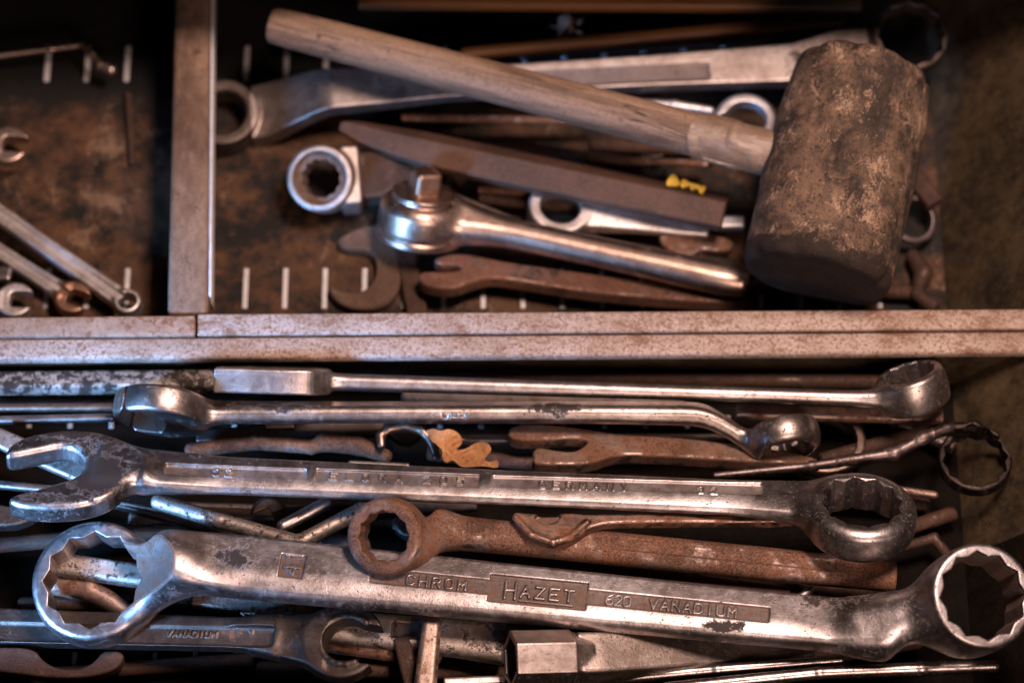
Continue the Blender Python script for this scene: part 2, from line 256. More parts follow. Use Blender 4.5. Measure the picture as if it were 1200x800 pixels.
def nets(f, lo, hi, h, lip=1.35):
    Bn = 8; lo = lo - 3 * h; n = np.ceil((hi + 3 * h - lo) / (h * Bn)).astype(int)
    I = np.stack(np.meshgrid(*[np.arange(k) for k in n], indexing='ij'), -1).reshape(-1, 3)
    keep = [I[s:s + 200000][np.abs(f(lo + (I[s:s + 200000] + 0.5) * h * Bn)) < h * Bn * 0.866 * lip + 2.0] for s in range(0, len(I), 200000)]
    I = np.concatenate(keep); off = np.stack(np.meshgrid(*[np.arange(Bn + 1)] * 3, indexing='ij'), -1).reshape(-1, 3)
    dim = n * Bn + 4; lin = lambda q: ((q[..., 0] + 1) * dim[1] + q[..., 1] + 1) * dim[2] + q[..., 2] + 1
    VI, VP, Q = [], [], []
    cor = [(a, b, c) for a in (0, 1) for b in (0, 1) for c in (0, 1)]
    edges = [(s, t) for s in range(8) for t in range(s + 1, 8) if sum(abs(x - y) for x, y in zip(cor[s], cor[t])) == 1]
    for s in range(0, len(I), 600):
        blk = I[s:s + 600] * Bn; pts = (blk[:, None, :] + off[None]).reshape(-1, 3)
        D = f(lo + pts * h).reshape(-1, Bn + 1, Bn + 1, Bn + 1); sg = D < 0
        cnt = sum(sg[:, a:a + Bn, b:b + Bn, c:c + Bn].astype(np.int8) for a, b, c in cor)
        ac = np.argwhere((cnt > 0) & (cnt < 8))
        if len(ac):
            b_, ijk = ac[:, 0], ac[:, 1:]; d8 = np.stack([D[b_, ijk[:, 0] + a, ijk[:, 1] + b, ijk[:, 2] + c] for a, b, c in cor], 1)
            acc = np.zeros((len(ac), 3)); w = np.zeros(len(ac))
            for e0, e1 in edges:
                a, b = d8[:, e0], d8[:, e1]; m = (a < 0) != (b < 0); t = np.where(m, a / np.where(m, a - b, 1), 0)
                pos = np.array(cor[e0]) + t[:, None] * (np.array(cor[e1]) - np.array(cor[e0])); acc += pos * m[:, None]; w += m
            g = blk[b_] + ijk; VI.append(lin(g)); VP.append(lo + (g + acc / w[:, None]) * h)
        for ax in range(3):
            sl = [slice(0, Bn)] * 3; s2 = list(sl); s2[ax] = slice(1, Bn + 1)
            A, B2 = sg[(slice(None), *sl)], sg[(slice(None), *s2)]; ed = np.argwhere(A != B2)
            if not len(ed): continue
            ins = A[ed[:, 0], ed[:, 1], ed[:, 2], ed[:, 3]]; g = blk[ed[:, 0]] + ed[:, 1:]; u_, v_ = (ax + 1) % 3, (ax + 2) % 3
            def sh(du, dv): q = g.copy(); q[:, u_] -= du; q[:, v_] -= dv; return lin(q)
            q = np.stack([sh(1, 1), sh(0, 1), sh(0, 0), sh(1, 0)], 1); q[~ins] = q[~ins][:, ::-1]; Q.append(q)
    VI = np.concatenate(VI); VP = np.concatenate(VP); Q = np.concatenate(Q); o = np.argsort(VI); VI = VI[o]; VP = VP[o]
    k = np.searchsorted(VI, Q); k = np.minimum(k, len(VI) - 1); ok = (VI[k] == Q).all(1); return VP, k[ok]

C = SC.collection
def link_mesh(name, V, F, m, parent=None, normals=None, attr=None, smooth=True, blot=None):
    me = bpy.data.meshes.new(name); n = len(F); k = F.shape[1]
    me.vertices.add(len(V)); me.vertices.foreach_set('co', np.ascontiguousarray(V, dtype=np.float32).ravel())
    me.loops.add(n * k); me.loops.foreach_set('vertex_index', F.astype(np.int32).ravel())
    me.polygons.add(n); me.polygons.foreach_set('loop_start', np.arange(0, n * k, k, dtype=np.int32))
    me.update(calc_edges=True); me.polygons.foreach_set('use_smooth', np.full(n, smooth)); me.materials.append(m)
    if attr is not None:
        a = me.attributes.new('grime', 'FLOAT', 'POINT'); a.data.foreach_set('value', attr.astype(np.float32))
    if blot is not None:
        a = me.attributes.new('blot', 'FLOAT', 'POINT'); a.data.foreach_set('value', blot.astype(np.float32))
    if normals is not None: me.normals_split_custom_set_from_vertices(normals.astype(np.float32))
    me.update(); o = bpy.data.objects.new(name, me); C.objects.link(o); o.parent = parent; return o
def tag(o, label, cat=None, group=None, kind=None):
    if label: o['label'] = label
    if cat: o['category'] = cat
    if group: o['group'] = group
    if kind: o['kind'] = kind
    return o

def chaikin(q, n=2):
    q = np.asarray(q, float)
    for _ in range(n): r = np.roll(q, -1, 0); q = np.stack([q * .75 + r * .25, q * .25 + r * .75], 1).reshape(-1, 2)
    return [tuple(k) for k in q]
class Tool:
    def __init__(s, a, b, roll=0.0, vox=1.0):
        s.a = P(*a); s.b = P(*b); s.L = np.linalg.norm(s.b - s.a); X = unit(s.b - s.a); Z = np.array([0, 0, 1.0]); Z = unit(Z - X * (Z @ X)); Y = np.cross(Z, X)
        r = math.radians(roll); Z2 = Z * math.cos(r) + Y * math.sin(r); Y2 = np.cross(Z2, X)
        s.M = np.stack([X, Y2, Z2], 1); s.ua, s.ub = a[0], b[0]; s.ops = []; s.vox = vox; s.lo = np.full(3, 1e9); s.hi = -s.lo; s.gr = None
    def loc(s, u, v, z=0.0):
        d = ray(u, v) @ s.M; c = (CAMP - s.a) @ s.M; t = (z - c[2]) / d[2]; q = c + d * t; return q[:2]
    def pt(s, u, v, h): return (P(u, v, h) - s.a) @ s.M
    def X(s, u): return (u - s.ua) / (s.ub - s.ua) * s.L
    def view(s, r, u, t): return (RIGHT * r + UP * u + TOW * t) @ s.M
    def px(s, pts, z=0.0, n=2): return chaikin([tuple(s.loc(u, v, z)) for u, v in pts], n)
    def line(s, pts, z=0.0): return [tuple(s.loc(u, v, z)) for u, v in pts]
    def add(s, prim, k=0.0):
        s.ops.append((1, prim[0], k))
        if prim[1] is not None: s.lo = np.minimum(s.lo, prim[1]); s.hi = np.maximum(s.hi, prim[2])
        return s
    def sub(s, prim, k=0.0): s.ops.append((-1, prim[0], k)); return s
    def f(s, p):
        d = None
        for sg, q, k in s.ops:
            e = q(p)
            d = e if d is None else (smin(d, e, k) if sg > 0 else smax(d, -e, k))
        return d
    def build(s, name, label, cat, m, parts=None, main='shank', mats=None, grime=None, group=None, blots=None):
        """parts: list of (part name, test on local points); one mesh when None"""
        V, F = nets(s.f, s.lo, s.hi, s.vox)
        at = grime(V) if grime else None; Vm = V * S; bl = None
        if blots:
            bl = np.zeros(len(V))
            for u, v, z, ra, rb, *am in blots:
                q = s.loc(u, v, z); bl = np.maximum(bl, np.clip(1.5 - 1.5 * np.sqrt(((V[:, 0] - q[0]) / ra) ** 2 + ((V[:, 1] - q[1]) / rb) ** 2 + ((V[:, 2] - z) / max(rb, 12)) ** 2), 0, 1) * (am[0] if am else 1.0))
        Mw = Matrix([list(r) + [0] for r in s.M] + [[0, 0, 0, 1]]); Mw.translation = Vector(s.a * S)
        if not parts:
            o = link_mesh(name, Vm, F, m, None, None, at, True, bl); o.matrix_world = Mw; return tag(o, label, cat, group)
        root = bpy.data.objects.new(name, None); C.objects.link(root); root.empty_display_size = 0.01; root.matrix_world = Mw; tag(root, label, cat, group)
        tmp = bpy.data.meshes.new('tmp'); tmp.vertices.add(len(V)); tmp.vertices.foreach_set('co', Vm.astype(np.float32).ravel())
        tmp.loops.add(F.size); tmp.loops.foreach_set('vertex_index', F.astype(np.int32).ravel()); tmp.polygons.add(len(F)); tmp.polygons.foreach_set('loop_start', np.arange(0, F.size, 4, dtype=np.int32)); tmp.update(calc_edges=True)
        N = np.empty(len(V) * 3, np.float32); tmp.vertex_normals.foreach_get('vector', N); N = N.reshape(-1, 3); bpy.data.meshes.remove(tmp)
        cen = V[F].mean(1); left = np.ones(len(F), bool)
        for pn, test in list(parts) + [(main, None)]:
            sel = left & test(cen) if test else left.copy(); left &= ~sel
            if not sel.any(): continue
            f = F[sel]; ids, inv = np.unique(f, return_inverse=True)
            link_mesh(pn, Vm[ids], inv.reshape(-1, 4), (mats or {}).get(pn, m), root, N[ids], at[ids] if at is not None else None, True, bl[ids] if bl is not None else None)
        return root
def below(x): return lambda p: p[:, 0] < x
def above(x): return lambda p: p[:, 0] > x

def prism(name, corners, m, parent=None, bev=0.0):
    """closed eight-corner block: four lower points then four upper points, world units"""
    import bmesh
    bm = bmesh.new(); v = [bm.verts.new(Vector(np.asarray(c) * S)) for c in corners]
    for f in ((3, 2, 1, 0), (4, 5, 6, 7), (0, 1, 5, 4), (1, 2, 6, 5), (2, 3, 7, 6), (3, 0, 4, 7)): bm.faces.new([v[i] for i in f])
    bmesh.ops.recalc_face_normals(bm, faces=bm.faces)
    if bev: bmesh.ops.bevel(bm, geom=list(bm.edges), offset=bev * S, segments=3, affect='EDGES', profile=0.5)
    me = bpy.data.meshes.new(name); bm.to_mesh(me); bm.free(); me.materials.append(m)
    for p in me.polygons: p.use_smooth = bev > 0
    o = bpy.data.objects.new(name, me); C.objects.link(o); o.parent = parent; return o
def slab(name, quad, h0, h1, m, parent=None, bev=1.5):
    """quad: four pixels (near-left, near-right, far-right, far-left) at height h1; the block goes straight down to h0"""
    top = [P(u, v, h1) for u, v in quad]; bot = [np.array([q[0], q[1], h0]) for q in top]; return prism(name, bot + top, m, parent, bev)

# ------------------------------------------------------------------ the tray
tray = bpy.data.objects.new('tool_tray', None); C.objects.link(tray); tray.empty_display_size = 0.01
tag(tray, 'grimy brown metal tool tray with a speckled rail and slotted floor under all the tools', 'tool tray')
def flat(name, pts, m, parent=None, thick=3.0):
    top = [np.asarray(p) for p in pts]; return prism(name, [p - np.array([0, 0, thick]) for p in top] + top, m, parent, 0.0)
xl, xr = P(-60, 400, 0)[0], P(1112, 400, 0)[0]; yb, yf = P(600, -45, 0)[1], P(600, 845, 0)[1]
ym = P(600, 408, 0)[1]
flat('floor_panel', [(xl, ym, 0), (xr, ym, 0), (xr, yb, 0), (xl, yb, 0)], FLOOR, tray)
flat('floor_panel', [(xl, yf, -0.5), (xr, yf, -0.5), (xr, ym, -0.5), (xl, ym, -0.5)], GREASE, tray)  # lower floor coloured black to stand for the shadow under the tools
def slope_wall(name, x0, x1, h, y0, y1, m):
    t = 5 if x1 > x0 else -5
    prism(name, [(x0, y0, 0), (x0 + t, y0, 0), (x0 + t, y1, 0), (x0, y1, 0), (x1, y0, h), (x1 + t, y0, h), (x1 + t, y1, h), (x1, y1, h)], m, tray)
yq = P(1150, 628, 60)[1]
slope_wall('side_wall', xr, xr + 150, 170, yq, yb, WALL); slope_wall('side_wall', xr, xr + 150, 170, yf, yq, GREASE); slope_wall('side_wall', xl, xl - 20, 130, yf, yb, WALL)  # front stretch of the right wall has its shade painted in as black
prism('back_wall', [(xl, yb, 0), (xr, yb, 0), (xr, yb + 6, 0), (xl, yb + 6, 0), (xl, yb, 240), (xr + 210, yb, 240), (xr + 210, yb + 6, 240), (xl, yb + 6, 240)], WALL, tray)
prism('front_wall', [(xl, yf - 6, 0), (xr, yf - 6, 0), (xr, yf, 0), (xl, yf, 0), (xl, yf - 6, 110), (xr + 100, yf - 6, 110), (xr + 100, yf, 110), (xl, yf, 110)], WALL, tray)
prism('cabinet_front', [(xl - 150, 354, 262), (xr + 400, 354, 262), (xr + 400, 900, 262), (xl - 150, 900, 262), (xl - 150, 354, 700), (xr + 400, 354, 700), (xr + 400, 900, 700), (xl - 150, 900, 700)], WALL, tray)  # unseen overhang added to shade the back of the tray
RH = 112.0
slab('rail_flange', [(231, 392, ), (1240, 384.5), (1240, 361.5), (231, 367.5)], RH - 9, RH, RAIL, tray, 2.5)
slab('rail_flange', [(-60, 394), (228.5, 392), (228.5, 369), (-60, 372)], RH - 8, RH + 3, RAILR, tray, 2.5)
slab('rail_lip', [(-60, 421), (1240, 412), (1240, 387), (-60, 396.5)], RH - 16, RH - 0.5, RAIL, tray, 5.0)
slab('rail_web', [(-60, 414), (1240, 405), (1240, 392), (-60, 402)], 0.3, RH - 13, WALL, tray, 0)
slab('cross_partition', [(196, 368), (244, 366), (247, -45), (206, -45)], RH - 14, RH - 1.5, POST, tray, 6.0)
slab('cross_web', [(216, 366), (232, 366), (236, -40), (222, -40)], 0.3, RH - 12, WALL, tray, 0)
slab('partition_edge', [(244.6, 346), (247.6, 346), (250.5, -45), (247.6, -45)], RH - 40, RH - 1, SLOT, tray, 1.0)
for row, (v0, v1, x0, pitch) in enumerate(((55, 96, 54.5, 46.7), (315, 362, 54, 46.55), (487, 502, 34, 48.2), (764, 779, -8, 47.4))):
    k = 0
    while x0 + k * pitch < 1080:
        u = x0 + k * pitch; k += 1
        if 190 < u < 250 and row < 2: continue
        a, b, cN = P(u - 3.0, v1, 0), P(u + 3.0, v1, 0), P(u, v0, 0); w = (b[0] - a[0]) / 2; x = (a[0] + b[0]) / 2
        q = [(x - w, a[1], 0), (x + w, a[1], 0), (x + w, cN[1], 0), (x - w, cN[1], 0)]
        prism('floor_slot', [(p[0], p[1], -1) for p in q] + [(p[0], p[1], 2.2) for p in q], SLOT if row < 2 else DULL, tray, 1.0)

# ------------------------------------------------------------------ lower compartment: the two large wrenches
def hazet():
    T = Tool((190, 655, 138), (1040, 738, 150), 10, 0.75); L = T.L; X = T.X
    TA = T.view(-0.10, 0.36, 0.93); RA = T.view(0.20, 0.26, 0.95)
    cl = T.pt(113, 685, 88); cr = T.pt(1142, 703, 196)
    xs = [-10, 25, 60, 140, 400, 700, 800, L - 20, L + 8]
    T.add(bar(xs, [25, 34, 37.5, 38, 35, 32, 31, 32, 34], [22, 18, 14.5, 13, 13, 13, 13, 17, 22], 0, 0, 6.5, 40, er=22))
    T.sub(bevel_plane(-21, 13, 30, X(300), X(930)), 8)
    T.add(cap((8, -4, -2), (cl[0] + 50, cl[1] + 18, cl[2] + 22), 29, 25), 22)
    T.add(cap((24, -8, -4), (cl[0] + 58, cl[1] - 30, cl[2] + 4), 22, 16), 26)
    T.add(ring(cl, 74, 21, TA, 6, 3.0), 14)
    T.add(cap((L - 25, 2, 2), (cr[0] - 40, cr[1] - 6, cr[2] - 22), 27, 32), 26)
    T.add(ring(cr - RA * 8, 61, 38, RA, 5, 2.0), 20)
    T.sub(bore(cl, 51, TA, 12, 0.1, 21, 1.5), 1.0); T.sub(bore(cr, 44.5, RA, 12, 0.2, 30, 1.5), 1.0)
    zt = 13.0
    def panel(u0, v0, u1, v1, hh, dep, r):
        a, b = T.loc(u0, v0, zt), T.loc(u1, v1, zt); an = math.atan2(b[1] - a[1], b[0] - a[0]); c = (a + b) / 2
        return box((c[0], c[1], zt + 6), np.linalg.norm(b - a) / 2, hh, 6 + dep, r, an), a, b, an
    p1, a1, b1, g1 = panel(434, 673, 902, 720, 10.0, 3.0, 2.6); T.sub(p1, 0.8)
    p2, a2, b2, g2 = panel(573, 687, 688, 698, 18, 3.6, 1.0); T.sub(p2, 0.8)
    p3, a3, b3, g3 = panel(328, 661, 356, 664, 15.5, 3.2, 1.0); T.sub(p3, 0.8)
    def word(txt, u, v, uu, vv, h, z1, sw, gap=1.8):
        a, b = T.loc(u, v, zt), T.loc(uu, vv, zt); an = math.atan2(b[1] - a[1], b[0] - a[0]); n = len(txt); wid = 1.0
        s = h / 6; gp = (np.linalg.norm(b - a) / s - 4 * n * wid) / max(n - 1, 1)
        if gp < 1.2: wid = (np.linalg.norm(b - a) / s) / (4 * n + 1.6 * (n - 1)); gp = 1.6 * wid
        return text3(strokes(txt, a[0], a[1], h, gp, wid, an), zt - 5, z1, sw)
    for w in (('CHROM', 476, 683.2, 545, 690.2, 12.5, 12.9, 1.5), ('H', 591, 699, 603, 700.2, 22, 13.0, 1.75), ('AZET', 610, 698, 671, 704, 15, 13.0, 1.6), ('620', 710, 706.8, 738, 709.6, 13, 12.6, 1.2), ('VANADIUM', 761, 711.8, 862, 722, 13, 12.8, 1.4)):
        T.add(word(*w), 0.8)
    u0, u1 = T.loc(608, 702.6, zt), T.loc(671, 709, zt); T.add(text3([((u0[0], u0[1]), (u1[0], u1[1]))], zt - 5, 12.6, 0.9), 0.6)
    c41 = (a3 + b3) / 2
    T.add(text3(strokes('41', c41[0] + 9, c41[1] - 11, 18, 1.8, 1.1, g3 + math.pi / 2), zt - 5, 12.6, 1.5), 0.6)
    boxes = [p1[0], p2[0], p3[0]]
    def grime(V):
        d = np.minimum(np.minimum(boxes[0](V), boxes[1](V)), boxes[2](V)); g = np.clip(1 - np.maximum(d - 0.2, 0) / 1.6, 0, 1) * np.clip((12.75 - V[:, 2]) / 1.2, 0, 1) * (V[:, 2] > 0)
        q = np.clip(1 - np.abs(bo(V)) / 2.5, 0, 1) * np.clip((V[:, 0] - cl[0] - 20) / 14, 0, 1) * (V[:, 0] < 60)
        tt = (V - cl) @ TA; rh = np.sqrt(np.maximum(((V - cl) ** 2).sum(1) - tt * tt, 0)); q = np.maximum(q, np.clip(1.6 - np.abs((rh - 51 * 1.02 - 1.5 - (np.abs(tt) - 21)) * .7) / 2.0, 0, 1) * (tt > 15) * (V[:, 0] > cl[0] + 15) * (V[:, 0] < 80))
        q2 = np.clip(1 - np.abs(br(V)) / 2.5, 0, 1) * np.clip((24 - (V - cr) @ RA) / 6, 0, 1) * (V[:, 0] > L - 40)  # inside of the right bore darkened, its shade put into the mask
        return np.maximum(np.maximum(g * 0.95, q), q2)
    bo = bore(cl, 51, TA, 12, 0.1)[0]; br = bore(cr, 44.5, RA, 12, 0.2)[0]
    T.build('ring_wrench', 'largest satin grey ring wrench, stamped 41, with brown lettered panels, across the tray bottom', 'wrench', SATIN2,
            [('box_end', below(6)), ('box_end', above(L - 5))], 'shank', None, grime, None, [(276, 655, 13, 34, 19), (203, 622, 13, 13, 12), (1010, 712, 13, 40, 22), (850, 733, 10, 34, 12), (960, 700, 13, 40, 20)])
hazet()

def elora():
    T = Tool((160, 553, 150), (905, 585, 150), 22, 0.8); L = T.L; X = T.X; ht = 9.0
    xs = [X(120), X(175), X(260), X(600), X(860), X(930), X(975)]
    T.add(bar(xs, [34, 31, 27, 25, 25, 29, 34], [12, 11, 9.5, 9, 9, 11, 14], [2, 2, 0, 0, 0, -3, -10], 0, 7.0, 40))
    T.sub(bevel_plane(-8.5, ht, 33, X(265), X(850)), 11)
    jaw = T.px([(152, 522), (137, 511), (112, 504), (75, 502), (40, 507), (15, 517), (5, 529), (9, 535), (45, 528), (78, 521), (95, 530), (100, 545), (92, 557), (50, 570), (14, 579), (8, 586), (28, 593), (70, 595), (108, 590), (138, 577), (154, 554), (176, 560), (176, 534)], 13)
    T.add(poly(jaw, 0, 14.5, 8.0), 15)
    c = np.array([*T.loc(1008, 606, 0), 0]); ea = T.view(0.02, .82, .57); T.add(ring(c, 65, 23, ea, 10, 5), 18)
    T.sub(bore(c, 41, ea, 12, 0.13, 23, 3.0), 1.0)
    # three recessed panels in the upper half of the face
    def pan(u0, u1, v0, v1, r=1.0, w=7.5):
        a, b = T.loc(u0, v0, ht), T.loc(u1, v1, ht); c = (a + b) / 2; an = math.atan2(b[1] - a[1], b[0] - a[0])
        return box((c[0], c[1], ht + 5), np.linalg.norm(b - a) / 2, w, 5 + 2.8, r, an), an
    pb = [pan(192, 360, 549.5, 555.5, 4.0, 9.5), pan(370, 562, 555.5, 562.5, 1, 9.5), pan(575, 895, 563, 572.5, 4.0, 9.5)]
    for q, an in pb: T.sub(q, 0.5)
    def word(txt, u, v, uu, vv, h):
        a, b = T.loc(u, v, ht), T.loc(uu, vv, ht); an = math.atan2(b[1] - a[1], b[0] - a[0]); s = h / 6; n = len(txt); D = np.linalg.norm(b - a) / s
        gp = max((D - 4 * n) / max(n - 1, 1), 1.0); T.add(text3(strokes(txt, a[0], a[1], h, gp, 1.0, an), ht - 4.5, ht - 0.7, 1.0), 0.4)
    word('32', 249, 555.3, 271, 556.3, 11); word('ELORA', 386, 560.2, 471, 563.2, 11.5); word('205', 496, 564.3, 543, 566.2, 11.5); word('GERMANY', 632, 569.8, 735, 573.2, 11); word('32', 818, 576, 840, 577, 10)
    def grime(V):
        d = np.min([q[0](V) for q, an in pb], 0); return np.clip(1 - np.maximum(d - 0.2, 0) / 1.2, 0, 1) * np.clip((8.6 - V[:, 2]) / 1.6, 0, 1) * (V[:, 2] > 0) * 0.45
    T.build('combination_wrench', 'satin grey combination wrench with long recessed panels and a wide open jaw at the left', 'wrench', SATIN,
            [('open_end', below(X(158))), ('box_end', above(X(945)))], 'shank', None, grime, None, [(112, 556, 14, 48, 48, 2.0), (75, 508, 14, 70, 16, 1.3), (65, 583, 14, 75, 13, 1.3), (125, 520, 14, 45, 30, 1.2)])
elora()

# ------------------------------------------------------------------ lower compartment: the wrenches along the rail
def wrench_mid():
    T = Tool((245, 483, 112), (830, 483, 112), 46, 0.9); L = T.L; X = T.X
    T.add(bar([X(225), X(260), X(400), X(700), X(822), X(850), X(880), X(905)], [26, 20, 17, 17, 17, 18, 20, 22], [13, 11, 11, 11.5, 12.5, 13, 13, 14], 0, [-2, 0, 0, 0, -2, -14, -36, -44], 10, 26))
    la = T.view(-0.10, -0.93, 0.30); c = T.pt(190, 481, 112); T.add(ring(c, 58, 17, la, 5, 2), 12); e1 = unit(T.view(1, 0, 0) - la * (T.view(1, 0, 0) @ la)); e2 = np.cross(la, e1); cc = c - e1 * 22 + la * 12
    def mouth(p):
        q = p - cc; return np.maximum(np.maximum(np.abs(q @ e1) - 30 + 0.3 * np.abs(q @ e2), np.abs(q @ e2) - 40), np.abs(q @ la) - 26)
    T.sub((mouth, None, None), 3)
    ra = T.view(0.18, -0.90, 0.40); cr = T.pt(919, 512, 100); T.add(ring(cr, 43, 20, ra, 7, 5), 14); T.sub(bore(cr + ra * 8, 29, ra, 12, 0.1, 12, 2.5), 1.5)
    T.sub(text3(strokes('WGB', X(518), -4.0, 8, 2.2, 1.3), -20, -16.2, 0.9, (0, 2, 1)), 0.4)
    T.build('cranked_wrench', 'worn chrome wrench bent down to a domed ring, second below the speckled rail', 'wrench', CHIP, [('box_end', below(X(242))), ('box_end', above(X(868)))], 'shank', None, None, None, [(185, 455, 20, 45, 25), (650, 475, 12, 60, 20), (935, 500, 20, 30, 20), (330, 475, 12, 60, 14)])
wrench_mid()
def wrench_top():
    T = Tool((385, 447, 96), (1025, 467, 96), 60, 0.95); L = T.L; X = T.X
    T.add(bar([X(365), X(392), X(480), X(800), X(1000), X(1040)], [30, 16, 14, 14, 15, 20], [13, 10, 10, 9, 9, 12], 0, 0, 8.5, 22))
    J = chaikin([(X(384), 20), (X(365), 40), (X(330), 50), (X(264), 48), (X(255), 48), (X(255), 16), (X(318), 12), (X(318), -14), (X(255), -18), (X(255), -47), (X(256), -48), (X(300), -48), (X(345), -47), (X(366), -43), (X(378), -32), (X(390), -15)], 2)
    T.add(poly(J, 0, 15.0, 3.0), 6)
    ra = T.view(-0.30, 0.90, 0.30); cr = T.pt(1070, 456, 96); T.add(ring(cr, 43, 22, ra, 5, 3), 12); T.sub(bore(cr, 29, ra, 12, 0.1, 22, 2), 1)
    T.build('combination_wrench', 'bright chrome wrench lying on edge right under the rail, with a square left end', 'wrench', CHROME, [('open_end', below(X(372))), ('box_end', above(X(1026)))])
wrench_top()
def rust_ring():
    T = Tool((515, 622, 134), (1050, 676, 112), 2, 0.9); L = T.L
    T.add(bar([-5, 30, 120, 400, L], [20, 19, 19, 20, 18], [20, 17, 15, 14, 13], 0, 0, 13, 30, er=4))
    ra = T.view(-0.22, 0.03, 0.97); c = T.pt(455, 628, 168); T.add(cap((0, 0, 0), c + np.array([28, -2, -14]), 22, 26), 14); T.add(ring(c, 45, 22, ra, 6, 2), 12)
    T.sub(bore(c, 26.5, ra, 12, 0.15, 22, 3), 1.2)
    T.sub(box((T.L * 0.62, 0, 20), 130, 7, 7.5, 2, 0), 2)
    T.build('ring_wrench', 'rusty brown ring wrench with its round end between the two satin grey wrenches', 'wrench', RUST, [('box_end', below(4))])
rust_ring()
def thin_hook():
    T = Tool((600, 610, 150), (935, 612, 128), 10, 0.9)
    T.add(poly(T.px([(601, 603), (612, 604), (640, 606), (668, 604), (690, 606), (720, 605), (930, 608), (930, 616), (720, 615), (692, 621), (675, 634), (652, 641), (632, 637), (612, 624), (602, 611)], 0), 0, 7, 3.0))
    q = T.line([(604, 606), (622, 626), (648, 635), (668, 629), (688, 612)], 7)
    for a, b in zip(q[:-1], q[1:]): T.add(cap((*a, 6), (*b, 6), 4.2), 2)
    T.sub(poly(T.px([(622, 602), (660, 600), (652, 612), (636, 614)], 7), 7, 6, 1), 2)
    T.build('thin_spanner', 'thin brown spanner with a hooked jaw resting on the rusty ring wrench', 'spanner', metal('brown_steel', (0.30, 0.20, 0.16), 0.4, 0.15, 0.5, seed=27))
thin_hook()

# ------------------------------------------------------------------ lower compartment: rods, keys and small spanners between them
def chain(pts, m, name, label, cat, rad, vox=1.0, flat_=None, group=None):
    """a bent round rod through pixels (u, v, h)"""
    T = Tool(pts[0], pts[-1], 0, vox); q = [T.pt(*p) for p in pts]; rs = rad if isinstance(rad, (list, tuple)) else [rad] * len(pts)
    for a, b, r0, r1 in zip(q[:-1], q[1:], rs[:-1], rs[1:]): T.add(cap(a, b, r0, r1), 3)
    return T.build(name, label, cat, m, group=group)
def strip(a, b, hw, ht, m, name, label, cat, roll=0, vox=1.1, r=4, taper=1.0, group=None):
    T = Tool(a, b, roll, vox); T.add(bar([0, T.L * .5, T.L], [hw, hw * (1 + taper) / 2, hw * taper], ht, 0, 0, r, 5, er=2)); return T.build(name, label, cat, m, group=group)
def open_jaw(T, c, R, ht, w, ang, depth=0.25, k=8):
    """round head with a slot opening in direction ang (local)"""
    T.add(ring((c[0], c[1], c[2]), R, ht, (0, 0, 1), min(4, ht * .6)), k); d = np.array([math.cos(ang), math.sin(ang), 0.0])
    L = R * 1.2; T.sub(box(np.asarray(c) + d * (L - R * depth), L, w, ht + 30, min(w * .8, 6), ang), 1.5)

chain([(186, 588, 96), (258, 610, 98), (350, 636, 102), (424, 597, 96)], SPECK, 'bent_rod', 'pale worn rod bent into a V between the two large satin wrenches', 'rod', 9.5)
chain([(332, 616, 92), (384, 588, 94)], CHROME, 'short_rod', 'short chrome rod slanting behind the V bend of the pale rod', 'rod', 8)
chain([(136, 588, 84), (215, 602, 84)], DARK, 'thin_rod', 'thin dark rod just right of the large open jaw', 'rod', 3.5)
T = Tool((0, 449, 70), (252, 447, 72), 12, 1.0); T.add(bar([-40, T.L], 13, 10, 0, 0, 4, 1)); T.build('flat_bar', 'black bar with white chipped plating under the left end of the rail', 'bar', metal('white_chipped_plating', (0.66, 0.60, 0.55), 0.6, 0.62, 0.25, seed=21))
strip((-30, 478, 74), (136, 477, 78), 5, 5, BRONZE, 'thin_rod', 'upper of two thin bright rods left of the cranked wrench jaw', 'rod')
strip((-30, 493, 70), (134, 489, 74), 5, 5, CHROME, 'thin_rod', 'lower of two thin bright rods left of the cranked wrench jaw', 'rod')
strip((-10, 510, 88), (98, 556, 92), 12, 6, SPECK, 'flat_bar', 'grey flat bar slanting behind the large open jaw', 'bar')
strip((-20, 566, 92), (62, 574, 92), 5, 5, CHROME, 'thin_rod', 'thin chrome rod poking out inside the large open jaw', 'rod')
T = Tool((-40, 600, 90), (45, 606, 90), 5, 1.0); T.add(poly(T.px([(-20, 590), (20, 598), (50, 601), (40, 612), (15, 620), (-20, 618)], 0), 0, 8, 3)); T.build('spanner_jaw', 'dull grey spanner tip at the left edge below the large open jaw', 'spanner', DARK)
